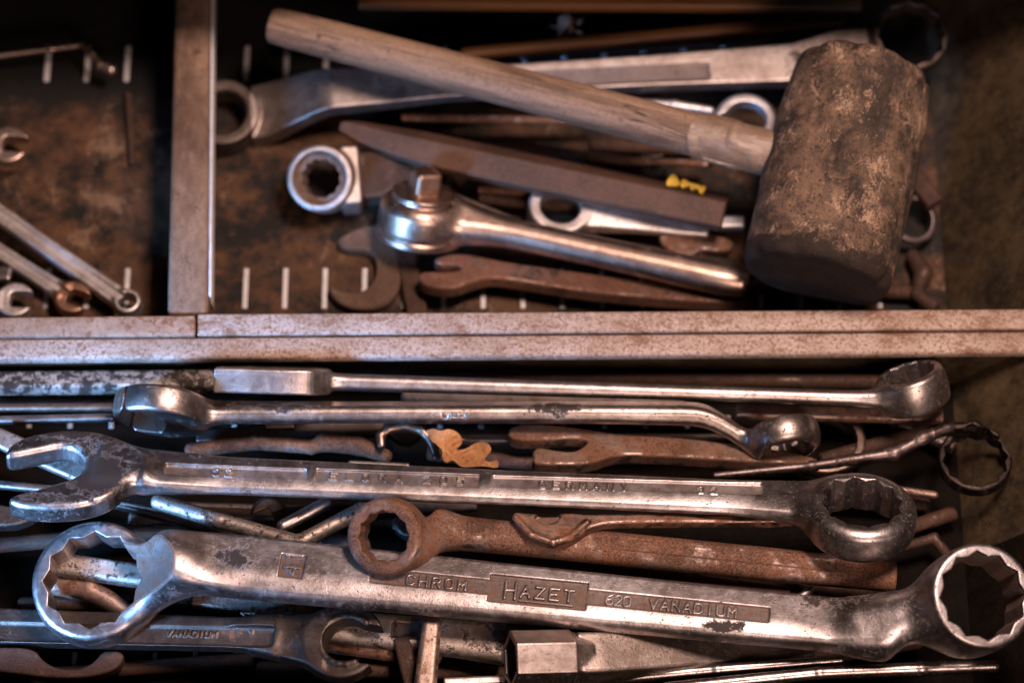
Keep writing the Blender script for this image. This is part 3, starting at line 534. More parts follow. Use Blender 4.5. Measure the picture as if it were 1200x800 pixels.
# spotted rods seen through the big left ring
strip((60, 660, 60), (172, 676, 62), 14, 10, SPECK, 'flat_bar', 'pale spotted bar seen through the big left ring, upper one', 'bar', r=8)
chain([(52, 682, 40), (105, 690, 44), (146, 716, 40)], metal('pinkish_rust', (0.5, 0.36, 0.31), 0.5, 0.3, 0.5, seed=22), 'curved_bar', 'pinkish rusty curved bar seen through the big left ring', 'bar', [13, 14, 11])
def dark_open():
    T = Tool((0, 735, 38), (372, 746, 100), 2, 0.9); X = T.X
    T.add(bar([-60, X(200), X(290), X(325)], [23, 20, 19, 22], 9, 0, 0, 3.5, 20))
    jc = np.array([*T.loc(402, 750, 8), 0]); T.add(ring(jc, 47, 11, (0, 0, 1), 4), 26)
    T.add(cap((X(285), 0, 0), (jc[0] - 18, jc[1], 0), 9, 10), 18); T.add(bar([X(300), jc[0] - 22], [21, 34], [9, 10], [0, jc[1]], 0, 3.5, 10), 12)
    mo = math.radians(-8); md = np.array([math.cos(mo), math.sin(mo), 0])
    T.sub(bore(jc + md * 4, 27, (0, 0, 1), 0), 1); T.sub(box(jc + md * 48, 46, 24, 40, 3, mo), 2)
    a, b = T.loc(-60, 738, 9), T.loc(322, 747, 9); c = (a + b) / 2; pr = box((c[0], c[1], 14), np.linalg.norm(b - a) / 2, 13.5, 8, 6, math.atan2(b[1] - a[1], b[0] - a[0])); T.sub(pr, 1)
    rim = [jc + md * 4 + np.array([math.cos(t), math.sin(t), 0]) * 30.5 + np.array([0, 0, 10]) for t in np.linspace(mo + 0.95, mo + 2 * math.pi - 0.95, 15)]
    for s, e in zip(rim[:-1], rim[1:]): T.add(cap(s, e, 4.0), 1.5)
    w = T.loc(296, 738, 6); T.add(text3(strokes('24', w[0], w[1] - 4, 17, 2, 1, math.pi / 2), 2, 7.5, 1.2), .5)
    w = T.loc(195, 745, 6); T.add(text3(strokes('VANADIUM', w[0], w[1], 7, 1.8, 1.2), 2, 7.2, 0.8), .5)
    T.build('open_wrench', 'dark open wrench marked 24 with a C shaped jaw at the bottom left', 'wrench', DARK, [('open_end', above(X(322)))])
dark_open()
def bottom_left():
    T = Tool((-30, 772, 46), (150, 778, 46), 0, 1.1); T.add(poly(T.px([(-30, 762), (40, 760), (52, 778), (72, 787), (95, 787), (112, 778), (122, 764), (148, 766), (142, 785), (110, 796), (60, 797), (10, 790), (-30, 785)], 0), 0, 9, 3)); T.build('old_spanner', 'pinkish rusty spanner head with a round cutout in the bottom left corner', 'spanner', RUSTD)
bottom_left()
strip((228, 698, 50), (345, 716, 54), 14, 9, SPECK, 'flat_bar', 'dark spotted bar under the left shank of the largest wrench', 'bar')
T = Tool((385, 735, 74), (592, 752, 80), -6, 0.95); T.add(bar([0, 30, 150, T.L], [18, 20, 22, 27], 14, 0, 0, 10, 20, er=4)); pb = box((T.X(478), 0, 18), 18, 9, 8, 1.5); T.sub(pb, 1.5); T.build('thick_bar', 'thick pale bar with black spots behind the upright steel strip at the bottom', 'bar', SPECK, grime=lambda V: np.clip(1 - np.maximum(pb[0](V), 0) / 1.5, 0, 1))
chain([(390, 752, 60), (450, 760, 60), (505, 768, 60)], metal('reddish_rust', (0.42, 0.26, 0.22), .5, .4, .6, seed=23), 'rusty_rod', 'reddish rusty rod seen inside the C shaped jaw', 'rod', 13)
T = Tool((507, 722, 118), (497, 812, 118), 0, 0.9); T.add(bar([0, 8, T.L], [9, 11, 13], 10, 0, [-10, 0, -6], 7, 10, er=8)); T.build('steel_strip', 'narrow worn steel strip standing upright across the pale spotted bar', 'steel strip', metal('worn_tan_steel', (0.36, 0.275, 0.23), 0.46, 0.22, 0.45, seed=24))
strip((470, 748, 84), (486, 812, 84), 10, 7, RUSTD, 'rusty_strip', 'rusty strip just left of the upright worn steel strip', 'steel strip')
def socket():
    T = Tool((598, 773, 152), (880, 766, 84), 0, 0.8); L = T.L; ax = unit((1, 0, 0)); X = T.X
    def hexbar(x0, x1, R0, R1, ph):
        def f(p):
            R = R0 + (R1 - R0) * np.clip((p[:, 0] - x0) / (x1 - x0), 0, 1); d = None
            for k in range(3):
                a = ph + k * math.pi / 3; q = np.abs(p[:, 1] * math.cos(a) + p[:, 2] * math.sin(a)); d = q if d is None else smax(d, q, 1.0)
            return smax(d - R, np.maximum(x0 - p[:, 0], p[:, 0] - x1), 2.0)
        m = max(R0, R1) * 1.2; return f, np.array([x0, -m, -m]), np.array([x1, m, m])
    T.add(hexbar(0, X(668), 29, 29, 0.87)); T.add(hexbar(X(668) - 2, X(690), 28, 20, 0.87), 1)
    T.add(bar([X(672), X(700), X(800), X(960)], [25, 25, 21, 10], [20, 20, 15, 8], [0, 0, 3, 8], [0, 0, -2, -12], 5, 10), 2)
    bx = bore((0, 0, 0), 23, ax, 6, 0.87); T.sub(((lambda p: np.maximum(bx[0](p), p[:, 0] - 48)), None, None), 1)
    T.build('socket_wrench', 'tan tinted hexagonal tube socket with a flat handle at the bottom centre', 'socket wrench', metal('tan_plated_steel', (0.36, 0.30, 0.27), 0.40, 0.16, 0.2, seed=28), [('socket', below(X(676)))], 'handle', {'socket': metal('tan_polished_steel', (0.56, 0.47, 0.44), 0.34, 0.08, 0.08, seed=29)})
socket()
chain([(690, 798, 100), (840, 784, 104), (985, 773, 104)], metal('smoky_chrome', (0.34, 0.30, 0.29), 0.26, 0.2, 0.1, seed=30), 'thin_rod', 'upper thin chrome rod under the right half of the largest wrench', 'rod', 6.5)
chain([(780, 806, 112), (960, 788, 116), (1080, 783, 116), (1165, 780, 112)], metal('smoky_chrome', (0.34, 0.30, 0.29)), 'thin_rod', 'lower thin chrome rod along the bottom right edge', 'rod', [7, 7, 8, 7])
strip((520, 800, 90), (592, 797, 90), 6, 5, PALE, 'thin_rod', 'short bright rod end left of the hexagonal socket', 'rod')
strip((560, 652, 88), (925, 700, 88), 12, 9, RUSTD, 'rusty_rod', 'dark rusty rod squeezed between the rusty ring wrench and the largest wrench', 'rod', r=8)
chain([(935, 702, 90), (950, 690, 94)], PALE, 'rod_tip', 'tiny bright rod tip above the right end of the largest wrench', 'rod', 5)

# ------------------------------------------------------------------ lower compartment: behind the combination wrench
def leaf():
    T = Tool((500, 508, 112), (584, 540, 104), -4, 0.7); out = T.px([(500, 503), (507, 502), (516, 507), (527, 504), (540, 508), (543, 517), (533, 525), (545, 523), (558, 516), (572, 520), (577, 530), (566, 538), (572, 544), (584, 538), (585, 551), (560, 549), (540, 548), (536, 543), (530, 538), (522, 549), (517, 541), (519, 530), (510, 522), (503, 515)], 0)
    T.add(poly(out, 0, 1.5, 1.0)); f0 = T.ops[0][1]
    def curl(p):
        q = p.copy(); q[:, 2] -= 7 * np.sin(q[:, 0] * 0.095) + 0.020 * (q[:, 1]) ** 2 - 3; return f0(q) * 0.75
    T.ops[0] = (1, curl, 0); T.lo[2] -= 14; T.hi[2] += 30
    a, b = T.loc(501, 504, 0), T.loc(562, 547, 0)
    for s in range(6):
        p0, p1 = a + (b - a) * s / 6, a + (b - a) * (s + 1) / 6; zz = lambda q: 7 * math.sin(q[0] * .095) + .020 * q[1] ** 2 - 3 + 1.2
        T.add(cap((*p0, zz(p0)), (*p1, zz(p1)), 1.3), 0.8)
    for s, (du, dv) in ((.25, (14, -2)), (.42, (18, -10)), (.6, (18, -8)), (.35, (-3, 12)), (.55, (-2, 12)), (.75, (4, 10))):
        p0 = a + (b - a) * s; p1 = T.loc(501 + 61 * s + du, 504 + 43 * s + dv, 0); T.add(cap((*p0, zz(p0)), (*p1, zz(p1) - .3), 1.0, 0.6), 0.6)
    T.build('oak_leaf', 'dry orange brown oak leaf caught among the wrenches', 'leaf', LEAF)
leaf()
chain([(447, 522, 84), (446, 510, 86), (456, 502, 88), (475, 499, 90), (494, 504, 90), (505, 516, 88), (512, 534, 84)], BRONZE, 'hooked_rod', 'tarnished rod curled into a hook beside the dry oak leaf', 'hook', [5, 5.5, 6, 6, 6, 5.5, 5])
def rust_open():
    T = Tool((640, 520, 84), (962, 540, 76), 14, 0.95); X = T.X
    T.add(poly(T.px([(596, 498), (640, 497), (690, 503), (735, 510), (800, 512), (960, 534), (955, 546), (800, 536), (740, 533), (715, 535), (690, 545), (630, 545), (623, 540), (626, 523), (650, 528), (672, 530), (684, 524), (690, 516), (672, 513), (640, 516), (596, 516)], 8), 0, 10, 3.5))
    T.build('open_spanner', 'rusty brown open spanner with two blunt prongs behind the combination wrench', 'spanner', RUSTD if False else metal('tan_rust', (0.38, 0.28, 0.23), 0.46, 0.16, 0.62, seed=25, rustcol=((0.07, .03, .016), (0.20, .09, .05))), [('open_end', below(X(712)))])
rust_open()
strip((520, 515, 60), (870, 513, 60), 6, 5, CHROME, 'thin_rod', 'thin chrome rod behind the rusty two pronged spanner', 'rod')
chain([(225, 527, 66), (300, 518, 68), (365, 524, 66), (380, 518, 66), (420, 522, 66), (452, 534, 64)], RUST, 'rusty_chain_rod', 'knobbly dark rusty rod above the left half of the combination wrench', 'rod', [9, 9, 8, 11, 11, 8])
strip((310, 499, 50), (345, 498, 50), 5, 4, BRONZE, 'small_bar', 'tiny tan bar end under the cranked wrench shank', 'bar')
strip((408, 543, 100), (480, 546, 100), 4, 3, CHROME, 'small_bar', 'thin grey sliver resting on top of the combination wrench', 'bar')
def dark_right():
    T = Tool((840, 556, 74), (1165, 525, 74), 30, 0.9); X = T.X
    q = [T.pt(*k) for k in ((838, 557, 80), (950, 546, 82), (1048, 531, 86), (1082, 513, 90), (1110, 502, 92), (1142, 499, 92), (1168, 510, 90))]; rr = [4, 6, 7.5, 7.5, 7, 6, 4]
    for s in range(6): T.add(cap(q[s], q[s + 1], rr[s], rr[s + 1]), 6)
    cr = T.pt(1142, 541, 78); ra = T.view(0, .55, .83); T.add(ring(cr, 44, 9, ra, 4), 6); T.sub(bore(cr, 34, ra, 12, 0), 1)
    T.build('ring_spanner', 'slim blackened curved spanner whose ring lies against the right side wall', 'spanner', metal('blackened_steel', (0.20, 0.16, 0.155), 0.40, 0.40, 0.3, seed=26), [('box_end', above(X(1095)))], 'shank', {'box_end': metal('sooty_steel', (0.06, 0.047, 0.042), 0.45, 0.4, 0.3, seed=38)})  # ring gets a darker steel with its shadow put into the colour
dark_right()
def curve_ring():
    T = Tool((930, 516, 40), (1010, 520, 40), 8, 1.0); c = np.array([T.L * .45, 0, 0]); T.add(ring(c, 50, 8, (0, 0, 1), 5)); T.sub(bore(c, 39, (0, 0, 1), 0)); T.build('loose_ring', 'dark steel ring half hidden behind the domed ring of the cranked wrench', 'ring', BRONZE)
curve_ring()
strip((862, 482, 60), (1105, 488, 60), 9, 6, metal('pinkish_rust', (0.5, 0.36, 0.31), 0.5), 'rusty_bar', 'reddish bar under the right end of the bright chrome wrench', 'bar')
strip((1040, 484, 50), (1104, 480, 50), 14, 6, BRONZE, 'flat_bar', 'dull flat bar end below the bright chrome wrench ring', 'bar')
chain([(1040, 572, 60), (1095, 580, 60)], metal('pinkish_rust', (0.5, 0.36, 0.31), 0.5), 'small_rod', 'small reddish rod right of the ring of the combination wrench', 'rod', 5)
chain([(640, 443, 30), (1000, 444, 30)], RUSTD, 'rusty_rod', 'long dark rusty rod deep in the gap below the rail', 'rod', 10)
chain([(1060, 640, 40), (1095, 630, 44), (1110, 650, 40)], RUSTD, 'small_hook', 'dark rusty hook in the shadow left of the far right ring', 'hook', 6)

def buried():
    protos = []
    for nm, label, cat, m in (('rusty_rod', 'dark rusty rod buried in shadow at the bottom of the lower compartment', 'rod', RUSTD), ('flat_bar', 'dull flat bar with worn spots buried deep under the wrenches', 'bar', metal('dull_spotted_steel', (0.22, 0.18, 0.16), 0.5, 0.4, 0.4, seed=37)),
                              ('open_spanner', 'small tarnished spanner with an open jaw buried deep under the wrenches', 'spanner', DARK)):
        T = Tool((200, 600, 24), (480, 610, 24), 0, 1.2)
        if nm == 'rusty_rod': T.add(bar([0, T.L], 9, 9, 0, 0, 8.8, 1))
        elif nm == 'flat_bar': T.add(bar([0, T.L], 13, 7, 0, 0, 4, 1))
        else: T.add(bar([0, T.L], [9, 12], 6, 0, 0, 4, 1)); open_jaw(T, (T.L + 5, 0, 0), 25, 8, 11, .3)
        o = T.build(nm, label, cat, m, group='tools buried at the bottom of the tray'); protos.append(o)
    r = random.Random(11)
    spots = [(0, -30, 470, 250, 476, 36), (2, 230, 512, 470, 500, 40), (1, 470, 470, 800, 474, 34), (0, 640, 560, 960, 548, 40), (0, 1090, 590, 860, 575, 30), (0, 960, 540, 1100, 500, 30),
             (0, -20, 640, 240, 618, 46), (1, 150, 612, 420, 640, 34), (2, 560, 590, 320, 606, 58), (0, 480, 690, 860, 716, 52), (0, 820, 668, 1090, 706, 40), (0, 1000, 640, 1120, 600, 30),
             (0, 60, 790, 300, 772, 22), (0, 300, 782, 620, 790, 40), (1, 620, 716, 900, 738, 40), (0, 900, 780, 1080, 750, 30), (0, 20, 708, 330, 700, 24), (2, 330, 640, 120, 580, 50), (0, 470, 440, 1080, 448, 40), (1, 1010, 470, 1120, 520, 24), (0, 500, 530, 640, 545, 50)]
    for n, (k, u0, v0, u1, v1, h0) in enumerate(spots):
        T = Tool((u0, v0, h0), (u1, v1, h0 + r.uniform(-6, 6)), r.uniform(-25, 25), 1); o = protos[k].copy(); C.objects.link(o)
        Mw = Matrix([list(q) + [0] for q in T.M] + [[0, 0, 0, 1]]); Mw.translation = Vector(T.a * S); o.matrix_world = Mw @ Matrix.Diagonal((T.L / 285.0, 1, 1, 1))
    low = {0: 'dark rusty rod lying low among the tools of the upper compartment', 2: 'small tarnished spanner lying low among the tools of the upper compartment'}
    for k, u0, v0, u1, v1, h0 in ((0, 560, 232, 700, 246, 26), (2, 860, 312, 690, 286, 20), (0, 700, 300, 880, 318, 16), (0, 600, 60, 900, 44, 24), (2, 560, 168, 760, 196, 22), (0, 690, 170, 840, 176, 30), (2, 600, 262, 520, 232, 18), (0, 760, 330, 1080, 344, 14)):
        T = Tool((u0, v0, h0), (u1, v1, h0 + 2), r.uniform(-15, 15), 1); o = protos[k].copy(); C.objects.link(o); o['label'] = low[k]; o['group'] = 'tools lying low in the upper compartment'
        Mw = Matrix([list(q) + [0] for q in T.M] + [[0, 0, 0, 1]]); Mw.translation = Vector(T.a * S); o.matrix_world = Mw @ Matrix.Diagonal((T.L / 285.0, 1, 1, 1))
buried()

# ------------------------------------------------------------------ upper compartment: mallet
def mallet():
    root = bpy.data.objects.new('mallet', None); C.objects.link(root); root.empty_display_size = 0.01; tag(root, 'wooden handled mallet with a dusty black rubber head, lying on top of the tools', 'mallet')
    a = P(1014, 78, 206); d = unit(RIGHT * -0.245 + UP * -0.93 + TOW * 0.27); b = a + d * 282
    root.location = Vector((a + b) / 2 * S)
    T = Tool((900, 187, 150), (1000, 205, 150), 0, 1.0); T.a = a; X = d; Z = unit(TOW - X * (TOW @ X)); T.M = np.stack([X, np.cross(Z, X), Z], 1)
    rng = np.random.RandomState(4); ph = rng.rand(8, 4) * 6.28
    def head(p):
        x = p[:, 0]; an = np.arctan2(p[:, 2], p[:, 1]); rho = np.hypot(p[:, 1], p[:, 2]); t = np.clip(x / 282, 0, 1)
        w = sum(np.sin(x * (0.02 + .012 * k) + ph[k, 0]) * np.sin(an * (k + 1) + ph[k, 1]) for k in range(6)) * 0.8
        R = 82.5 + 6 * t + 6 * np.sin(t * math.pi) ** 0.8 + w; chip = sum(am * np.exp(-((x - cx) / sx) ** 2 - ((np.mod(an - ca + math.pi, 2 * math.pi) - math.pi) * 80 / sa) ** 2) for cx, sx, ca, sa, am in ((282, 14, 2.0, 12, 7), (284, 10, 1.2, 18, 6), (280, 16, 0.5, 9, 6), (282, 12, 2.8, 14, 8), (0, 14, 1.0, 16, 8), (2, 12, 1.9, 11, 7), (0, 16, 0.3, 14, 9), (3, 10, 2.6, 12, 6), (120, 22, 1.3, 7, 2.5), (190, 9, 1.9, 20, 2.5)));  R = R - chip; a_ = rho - R + 13; b_ = np.abs(x - 141) - 141 + 13 + 1.2 * np.sin(p[:, 1] * .06 + 1) + 1.2 * np.sin(p[:, 2] * .05)
        dd = np.sqrt(np.maximum(a_, 0) ** 2 + np.maximum(b_, 0) ** 2) + np.minimum(np.maximum(a_, b_), 0) - 13
        nick = sum(np.maximum(0, 1 - ((x - cx) ** 2 / sx + (p[:, 1] - cy) ** 2 / 30.0)) * 3 for cx, sx, cy in ((150, 500, -20), (100, 300, -50), (190, 400, 10), (205, 200, -40), (60, 250, 30), (20, 200, 55), (12, 120, -30), (30, 160, 8)))
        return dd + np.where(p[:, 2] > 0, nick, 0)
    T.add((head, np.array([-2, -98, -98]), np.array([284, 98, 98])))
    h = T.build('rubber_head', None, None, RUBBER, [('striking_face', lambda p: p[:, 0] > 279)], 'head', {'striking_face': RUBBERE},
                lambda V: np.clip((V[:, 0] - 240) / 45, 0, 1) ** 1.3 * 1.5 + np.clip((60 - V[:, 0]) / 60, 0, 1) * 0.40 + 0.15)
    for ch in list(h.children):
        mw = h.matrix_world.copy(); ch.parent = root; ch.matrix_parent_inverse = Matrix(); ch.matrix_local = Matrix.Translation(-root.location) @ mw
    bpy.data.objects.remove(h)
    mid = (a + b) / 2
    H = Tool((318, 29, 160), (905, 186, 192), 0, 1.0); e = (mid - H.a) @ H.M; L = e[0]
    T2 = H; T2.add(bar([0, 20, L * .4, L * .8, L], [22, 23.5, 25, 26.5, 27], [22, 23.5, 25, 26.5, 27], [0, 0, e[1] * .4, e[1] * .8, e[1]], [0, 0, e[2] * .4, e[2] * .8, e[2]], 26, 30, er=5))
    for (s0, s1, t0, t1) in ((0.42, 0.60, 7.0, 2.5), (0.60, 0.80, 2.5, 5.0), (0.20, 0.27, -4.0, -5.5), (0.83, 0.88, -9.0, -7.0)):
        g = lambda s, t: (L * s, e[1] * s + t, e[2] * s + math.sqrt(25.5 ** 2 - t * t) + (0.6 if s > .3 else -1.6)); T2.sub(cap(g(s0, t0), g(s1, t1), 1.1, 1.1), 0.5)
    o = T2.build('handle', None, None, WOOD); mw = o.matrix_world.copy(); o.parent = root; o.matrix_local = Matrix.Translation(-root.location) @ mw
    K = Tool((318, 29, 160), (905, 186, 192), 0, 0.9); x0, x1 = K.X(812), K.X(908); tx = lambda x: x / L
    def tape(p):
        x = p[:, 0]; y = p[:, 1] - e[1] * x / L; z = p[:, 2] - e[2] * x / L; an = np.arctan2(z, y); rho = np.hypot(y, z); sl = np.where((an > 0.2) & (an < 2.9), 1, 1)
        wr = 3.0 * np.maximum(0, np.sin((x - x0) * 0.075 - an * 1.6 + 0.8 * np.sin(x * .09 + an * 2)) - 0.55) * 2 + 0.6 * np.sin((x - x0) * .05 + an * 2.1 + 1) + 0.9 * np.maximum(0, np.sin(x * .19 + an * 3.3 + 1.5 * np.sin(an * 2)) - .7)
        d = rho - (28.4 + 0.006 * (x - x0) + 0.75 * wr); ed = 4 * np.sin(an * 2 + 0.8); return smax(d, np.maximum(x0 - x + ed, x - x1), 1) * 0.8
    K.add((tape, np.array([x0 - 6, e[1] - 35 - 35, -45]), np.array([x1 + 2, 60, 45 + abs(e[2])])))
    o = K.build('tape_wrap', 'glossy wrinkled tape wrapped round the handle', None, TAPE); mw = o.matrix_world.copy(); o.parent = root; o.matrix_local = Matrix.Translation(-root.location) @ mw
mallet()

# ------------------------------------------------------------------ upper compartment: ratchet, sockets, file and wrenches
def big_offset():
    T = Tool((385, 108, 78), (930, 77, 78), -7, 1.0); X = T.X; L = T.L
    xs = [X(292), X(310), X(372), X(388), X(450), X(520), X(760), L, X(985), X(1030)]
    T.add(bar(xs, [37, 38, 30, 28, 25, 20, 22, 27, 26, 24], [18, 17, 14, 13, 12, 10, 11, 11, 12, 12], [0, 0, 0, 0, 0, 0, 0, 0, 16, 26], [-64, -56, -6, 0, 0, 0, 0, 0, 2, 4], 3.0, 8))
    cl = T.pt(262, 138, 28); T.add(ring(cl, 46, 20, (0, 0, 1), 4), 6); T.sub(bore(cl, 29, (0, 0, 1), 0, 0, 20, 3), 1)
    cr = T.pt(1066, 46, 84); T.add(ring(cr, 48, 16, T.view(.05, .3, .95), 5), 12); T.sub(bore(cr, 38, T.view(.05, .3, .95), 12, 0), 1)
    a, b = T.loc(560, 96, 11), T.loc(832, 83, 11); c = (a + b) / 2; pn = box((c[0], c[1], 17), np.linalg.norm(b - a) / 2, 13, 8.5, 5, math.atan2(b[1] - a[1], b[0] - a[0])); T.sub(pn, 1)
    T.build('offset_wrench', 'long cranked ring wrench with a recessed panel, passing under the wooden mallet handle', 'wrench', metal('pitted_steel', (0.45, 0.385, 0.36), 0.44, 0.24, 0.2, seed=36), [('box_end', below(X(293))), ('box_end', above(X(1018)))], 'shank', {'box_end': DARK}, lambda V: np.clip(1 - np.maximum(pn[0](V), 0) / 1.5, 0, 1) * 0.7, None, [(450, 98, 11, 50, 16), (960, 70, 11, 80, 30)])
big_offset()
def ratchet():
    T = Tool((500, 252, 60), (872, 332, 60), 0, 0.95); L = T.L; ax = T.view(0.14, 0.90, 0.42); c = np.array([-8, 0, 0.0])
    T.add(ring(c - ax * 4, 52, 27, ax, 18)); T.add(ring(c - ax * 27, 53, 5, ax, 2.5), 3)
    T.add(bar([10, 60, 110, 200, L - 40, L - 12, L + 4], [34, 25, 18.5, 18.5, 20.5, 20.5, 15], [24, 21, 18, 18, 20, 20, 15], 0, 0, 19, 30, er=8), 14)
    T.add(ring(c + ax * 25, 39, 5, ax, 2), 1.5); T.sub((lambda p, r=ring(c + ax * 23, 42, 1.6, ax, 1)[0], q=ring(c + ax * 23, 39.0, 4, ax, 1)[0]: np.maximum(r(p), -q(p)), None, None), 1)
    e1 = unit(np.cross(ax, (1, 0, 0))); e2 = np.cross(ax, e1); pc = c + ax * 40 + T.view(0, 0, 0)
    def sq(p):
        q = p - pc; t = q @ ax; x = q @ e1; y = q @ e2; a, b = .82, .57; u_, v_ = x * a + y * b, -x * b + y * a
        A = np.maximum(np.maximum(np.abs(u_) - 15, np.abs(v_) - 17) + 6, np.abs(t) - 19 + 6)
        return np.where(A > 0, np.sqrt(np.maximum(np.abs(u_) - 11, 0) ** 2 + np.maximum(np.abs(v_) - 11, 0) ** 2 + np.maximum(np.abs(t) - 13, 0) ** 2), A) - 6
    T.add((sq, pc - 40, pc + 40), 1.5)
    bt = c + unit(T.view(0.1, -.45, .9)) * 46; T.add((lambda p: np.linalg.norm(p - bt, axis=1) - 6, bt - 6, bt + 6), 1)
    T.build('ratchet', 'polished ratchet with a square drive stub and round handle behind the rail', 'ratchet',
            metal('warm_polished_steel', (0.52, 0.38, 0.31), 0.33, 0.18, 0.28, seed=31), [('drive_square', lambda p: ((p - c) @ ax) > 30.5), ('head', below(52))], 'handle', {'drive_square': metal('coppery_brown_steel', (0.42, 0.27, 0.20), 0.42, 0.2, 0.4, seed=39)})
ratchet()
def box_socket():
    T = Tool((378, 213, 46), (470, 208, 40), -10, 0.9); ax = T.view(-0.12, 0.02, 0.99); c = np.array([0, 0, 8.0])
    T.add(bar([24, 45, 48, 140], [39, 39, 31, 30], [22, 22, 18, 16], 0, 0, 4, 3)); T.add(ring(c, 42, 24, ax, 5), 4); T.sub(bore(c, 22, ax, 12, .2), 1)
    r0 = ring(c, 33, 60, ax, 1)[0]; T.sub((lambda p: np.maximum(r0(p), (c + ax * 15 - p) @ ax * -1.0 * -1.0 if False else -((p - c) @ ax - 14)), None, None), 1)
    bsk = T.build('box_wrench', 'short box wrench with its round pale face turned up, left of the ratchet head', 'wrench', metal('pale_worn_steel', (0.66, 0.58, 0.55), 0.5, 0.08, 0.10, seed=32), [('box_end', below(47))], 'shank', {'shank': RUSTD},
                  lambda V: (np.linalg.norm(np.cross(V - c, ax), axis=1) < 34.5) * 1.0)
box_socket()
def file_():
    T = Tool((398, 152, 72), (850, 246, 84), -14, 1.0); L = T.L
    xs = [0, 20, 110, 200, L - 2, L]
    T.add(bar(xs, [5, 14, 25, 27, 26, 26], [5, 8, 12, 12, 12, 12], [4, 2, 0, 0, 0, 0], 0, 2.5, 10))
    T.sub(((lambda p: -((p[:, 1] - 13) * 0.80 + (p[:, 2] - 3) * 0.60) ), None, None), 1)
    T.build('flat_file', 'rust brown tapering flat bar with yellow paint flecks, under the mallet handle', 'flat bar', metal('smooth_brown_rust', (0.24, 0.16, 0.13), 0.42, 0.20, 0.95, seed=33, rustcol=((0.035, .016, .009), (0.095, .045, .027))))
    o = bpy.data.objects['flat_file']
    for k, (u, v, hw, hh) in enumerate(((789, 213, 8, 7), (803, 216, 6, 5), (813, 219, 6, 4), (822, 222, 5, 5))):
        ang = np.linspace(0, 2 * math.pi, 12, endpoint=False); rr = 1 + 0.25 * np.sin(ang * 3 + k); q = T.px([(u + hw * math.cos(a) * r_, v + hh * math.sin(a) * r_) for a, r_ in zip(ang, rr)], 8)
        Y = Tool((398, 152, 72), (850, 246, 84), -14, 0.7); Y.add(poly(q, 9, 3.2, 1.2)); y = Y.build('paint_fleck', None, None, YELLOW); y.parent = o; y.matrix_parent_inverse = Matrix(); y.matrix_local = Matrix()
file_()
def rusty_open():
    T = Tool((520, 318, 34), (886, 352, 24), 16, 1.0); X = T.X
    T.add(poly(T.px([(508, 300), (545, 297), (575, 304), (610, 310), (700, 322), (884, 346), (884, 358), (700, 345), (610, 330), (575, 325), (555, 330), (530, 340), (495, 335), (489, 322), (500, 318), (525, 320), (543, 316), (535, 309), (512, 312)], 8), 0, 10, 4))
    T.build('open_spanner', 'rusty open spanner below the ratchet handle, close to the rail', 'spanner', metal('red_brown_rust', (0.32, 0.21, 0.17), 0.42, 0.12, 0.66, seed=34, rustcol=((0.06, .024, .013), (0.17, .072, .042))), [('open_end', below(X(562)))])
rusty_open()
def floor_spanner():
    T = Tool((400, 300, 10), (440, 365, 10), 0, 1.1)
    T.add(poly(T.px([(396, 282), (420, 270), (452, 262), (470, 290), (472, 330), (462, 355), (440, 366), (405, 364), (386, 348), (386, 335), (400, 345), (425, 346), (440, 330), (442, 308), (432, 295), (412, 296), (398, 292)], 0), 0, 8, 4)); T.build('old_spanner', 'flat rusty spanner head lying on the slotted floor under the ratchet', 'spanner', metal('floor_rust', (0.26, 0.19, 0.15), .55, .2, .75, seed=35, rustcol=((0.06, .032, .02), (.13, .075, .05))))
floor_spanner()
strip((472, 280, 14), (490, 372, 14), 13, 6, RUSTD, 'rusty_strip', 'short rusty strip on the tray floor below the ratchet head', 'steel strip')
def chrome_ring(): 
    T = Tool((655, 250, 44), (812, 272, 44), -6, 0.95); X = T.X; c = np.array([0, 2, 0]); ra = T.view(0.1, .5, .86)
    T.add(bar([24, 50, 90, 150, T.L + 20], [24, 22, 18, 12, 6], [12, 11, 9, 7, 5], [4, 6, 6, 4, 2], 0, 5, 20)); T.add(ring(c, 40, 15, ra, 5), 6); T.sub(bore(c, 26, ra, 0), 1)
    T.build('ring_spanner', 'bright chrome ring spanner half hidden between the ratchet handle and the brown flat bar', 'spanner', PALE, [('box_end', below(30))])
chrome_ring()
def hook_ring():
    T = Tool((870, 145, 70), (960, 150, 70), 0, 0.95); c = np.array([4, 2, 0]); ax = (0, 0, 1); T.add(ring(c, 40, 9, ax, 7)); T.sub(bore(c, 26, ax, 0), 2); T.sub(box(c + np.array([-30, -28, 0]), 24, 30, 40, 3, .5), 2)
    T.build('chrome_hook', 'shiny chrome open ring peeking out above the taped end of the mallet handle', 'hook', PALE)
hook_ring()
chain([(755, 122, 60), (790, 124, 62), (832, 130, 60)], PALE, 'short_rod', 'short shiny rod beside the chrome open ring above the mallet handle', 'rod', [6, 7, 6])
strip((470, 138, 52), (700, 142, 50), 5, 4, RUST, 'thin_rod', 'thin rusty rod just above the brown flat bar', 'rod', taper=1)
strip((690, 188, 44), (830, 192, 44), 5, 4, RUST, 'thin_rod', 'thin rusty rod end right under the mallet handle', 'rod')
strip((560, 222, 40), (640, 226, 40), 5, 5, metal('red_brown_rust', (0.32, 0.21, 0.17)), 'thin_rod', 'thin reddish rod emerging behind the square drive stub', 'rod')
T = Tool((540, 64, 52), (990, 22, 52), 0, 1.0); T.add(bar([0, T.L], 8, 7, 0, 0, 6, 1)); T.build('wooden_rod', 'orange brown rod at the back above the long cranked wrench', 'rod', ORANGE)
T = Tool((420, 2, 96), (1010, 6, 96), 0, 1.2); T.add(bar([0, T.L], 10, 8, 0, 0, 5, 1)); T.build('back_batten', 'dark brown batten along the top edge behind all the tools', 'batten', ORANGE)
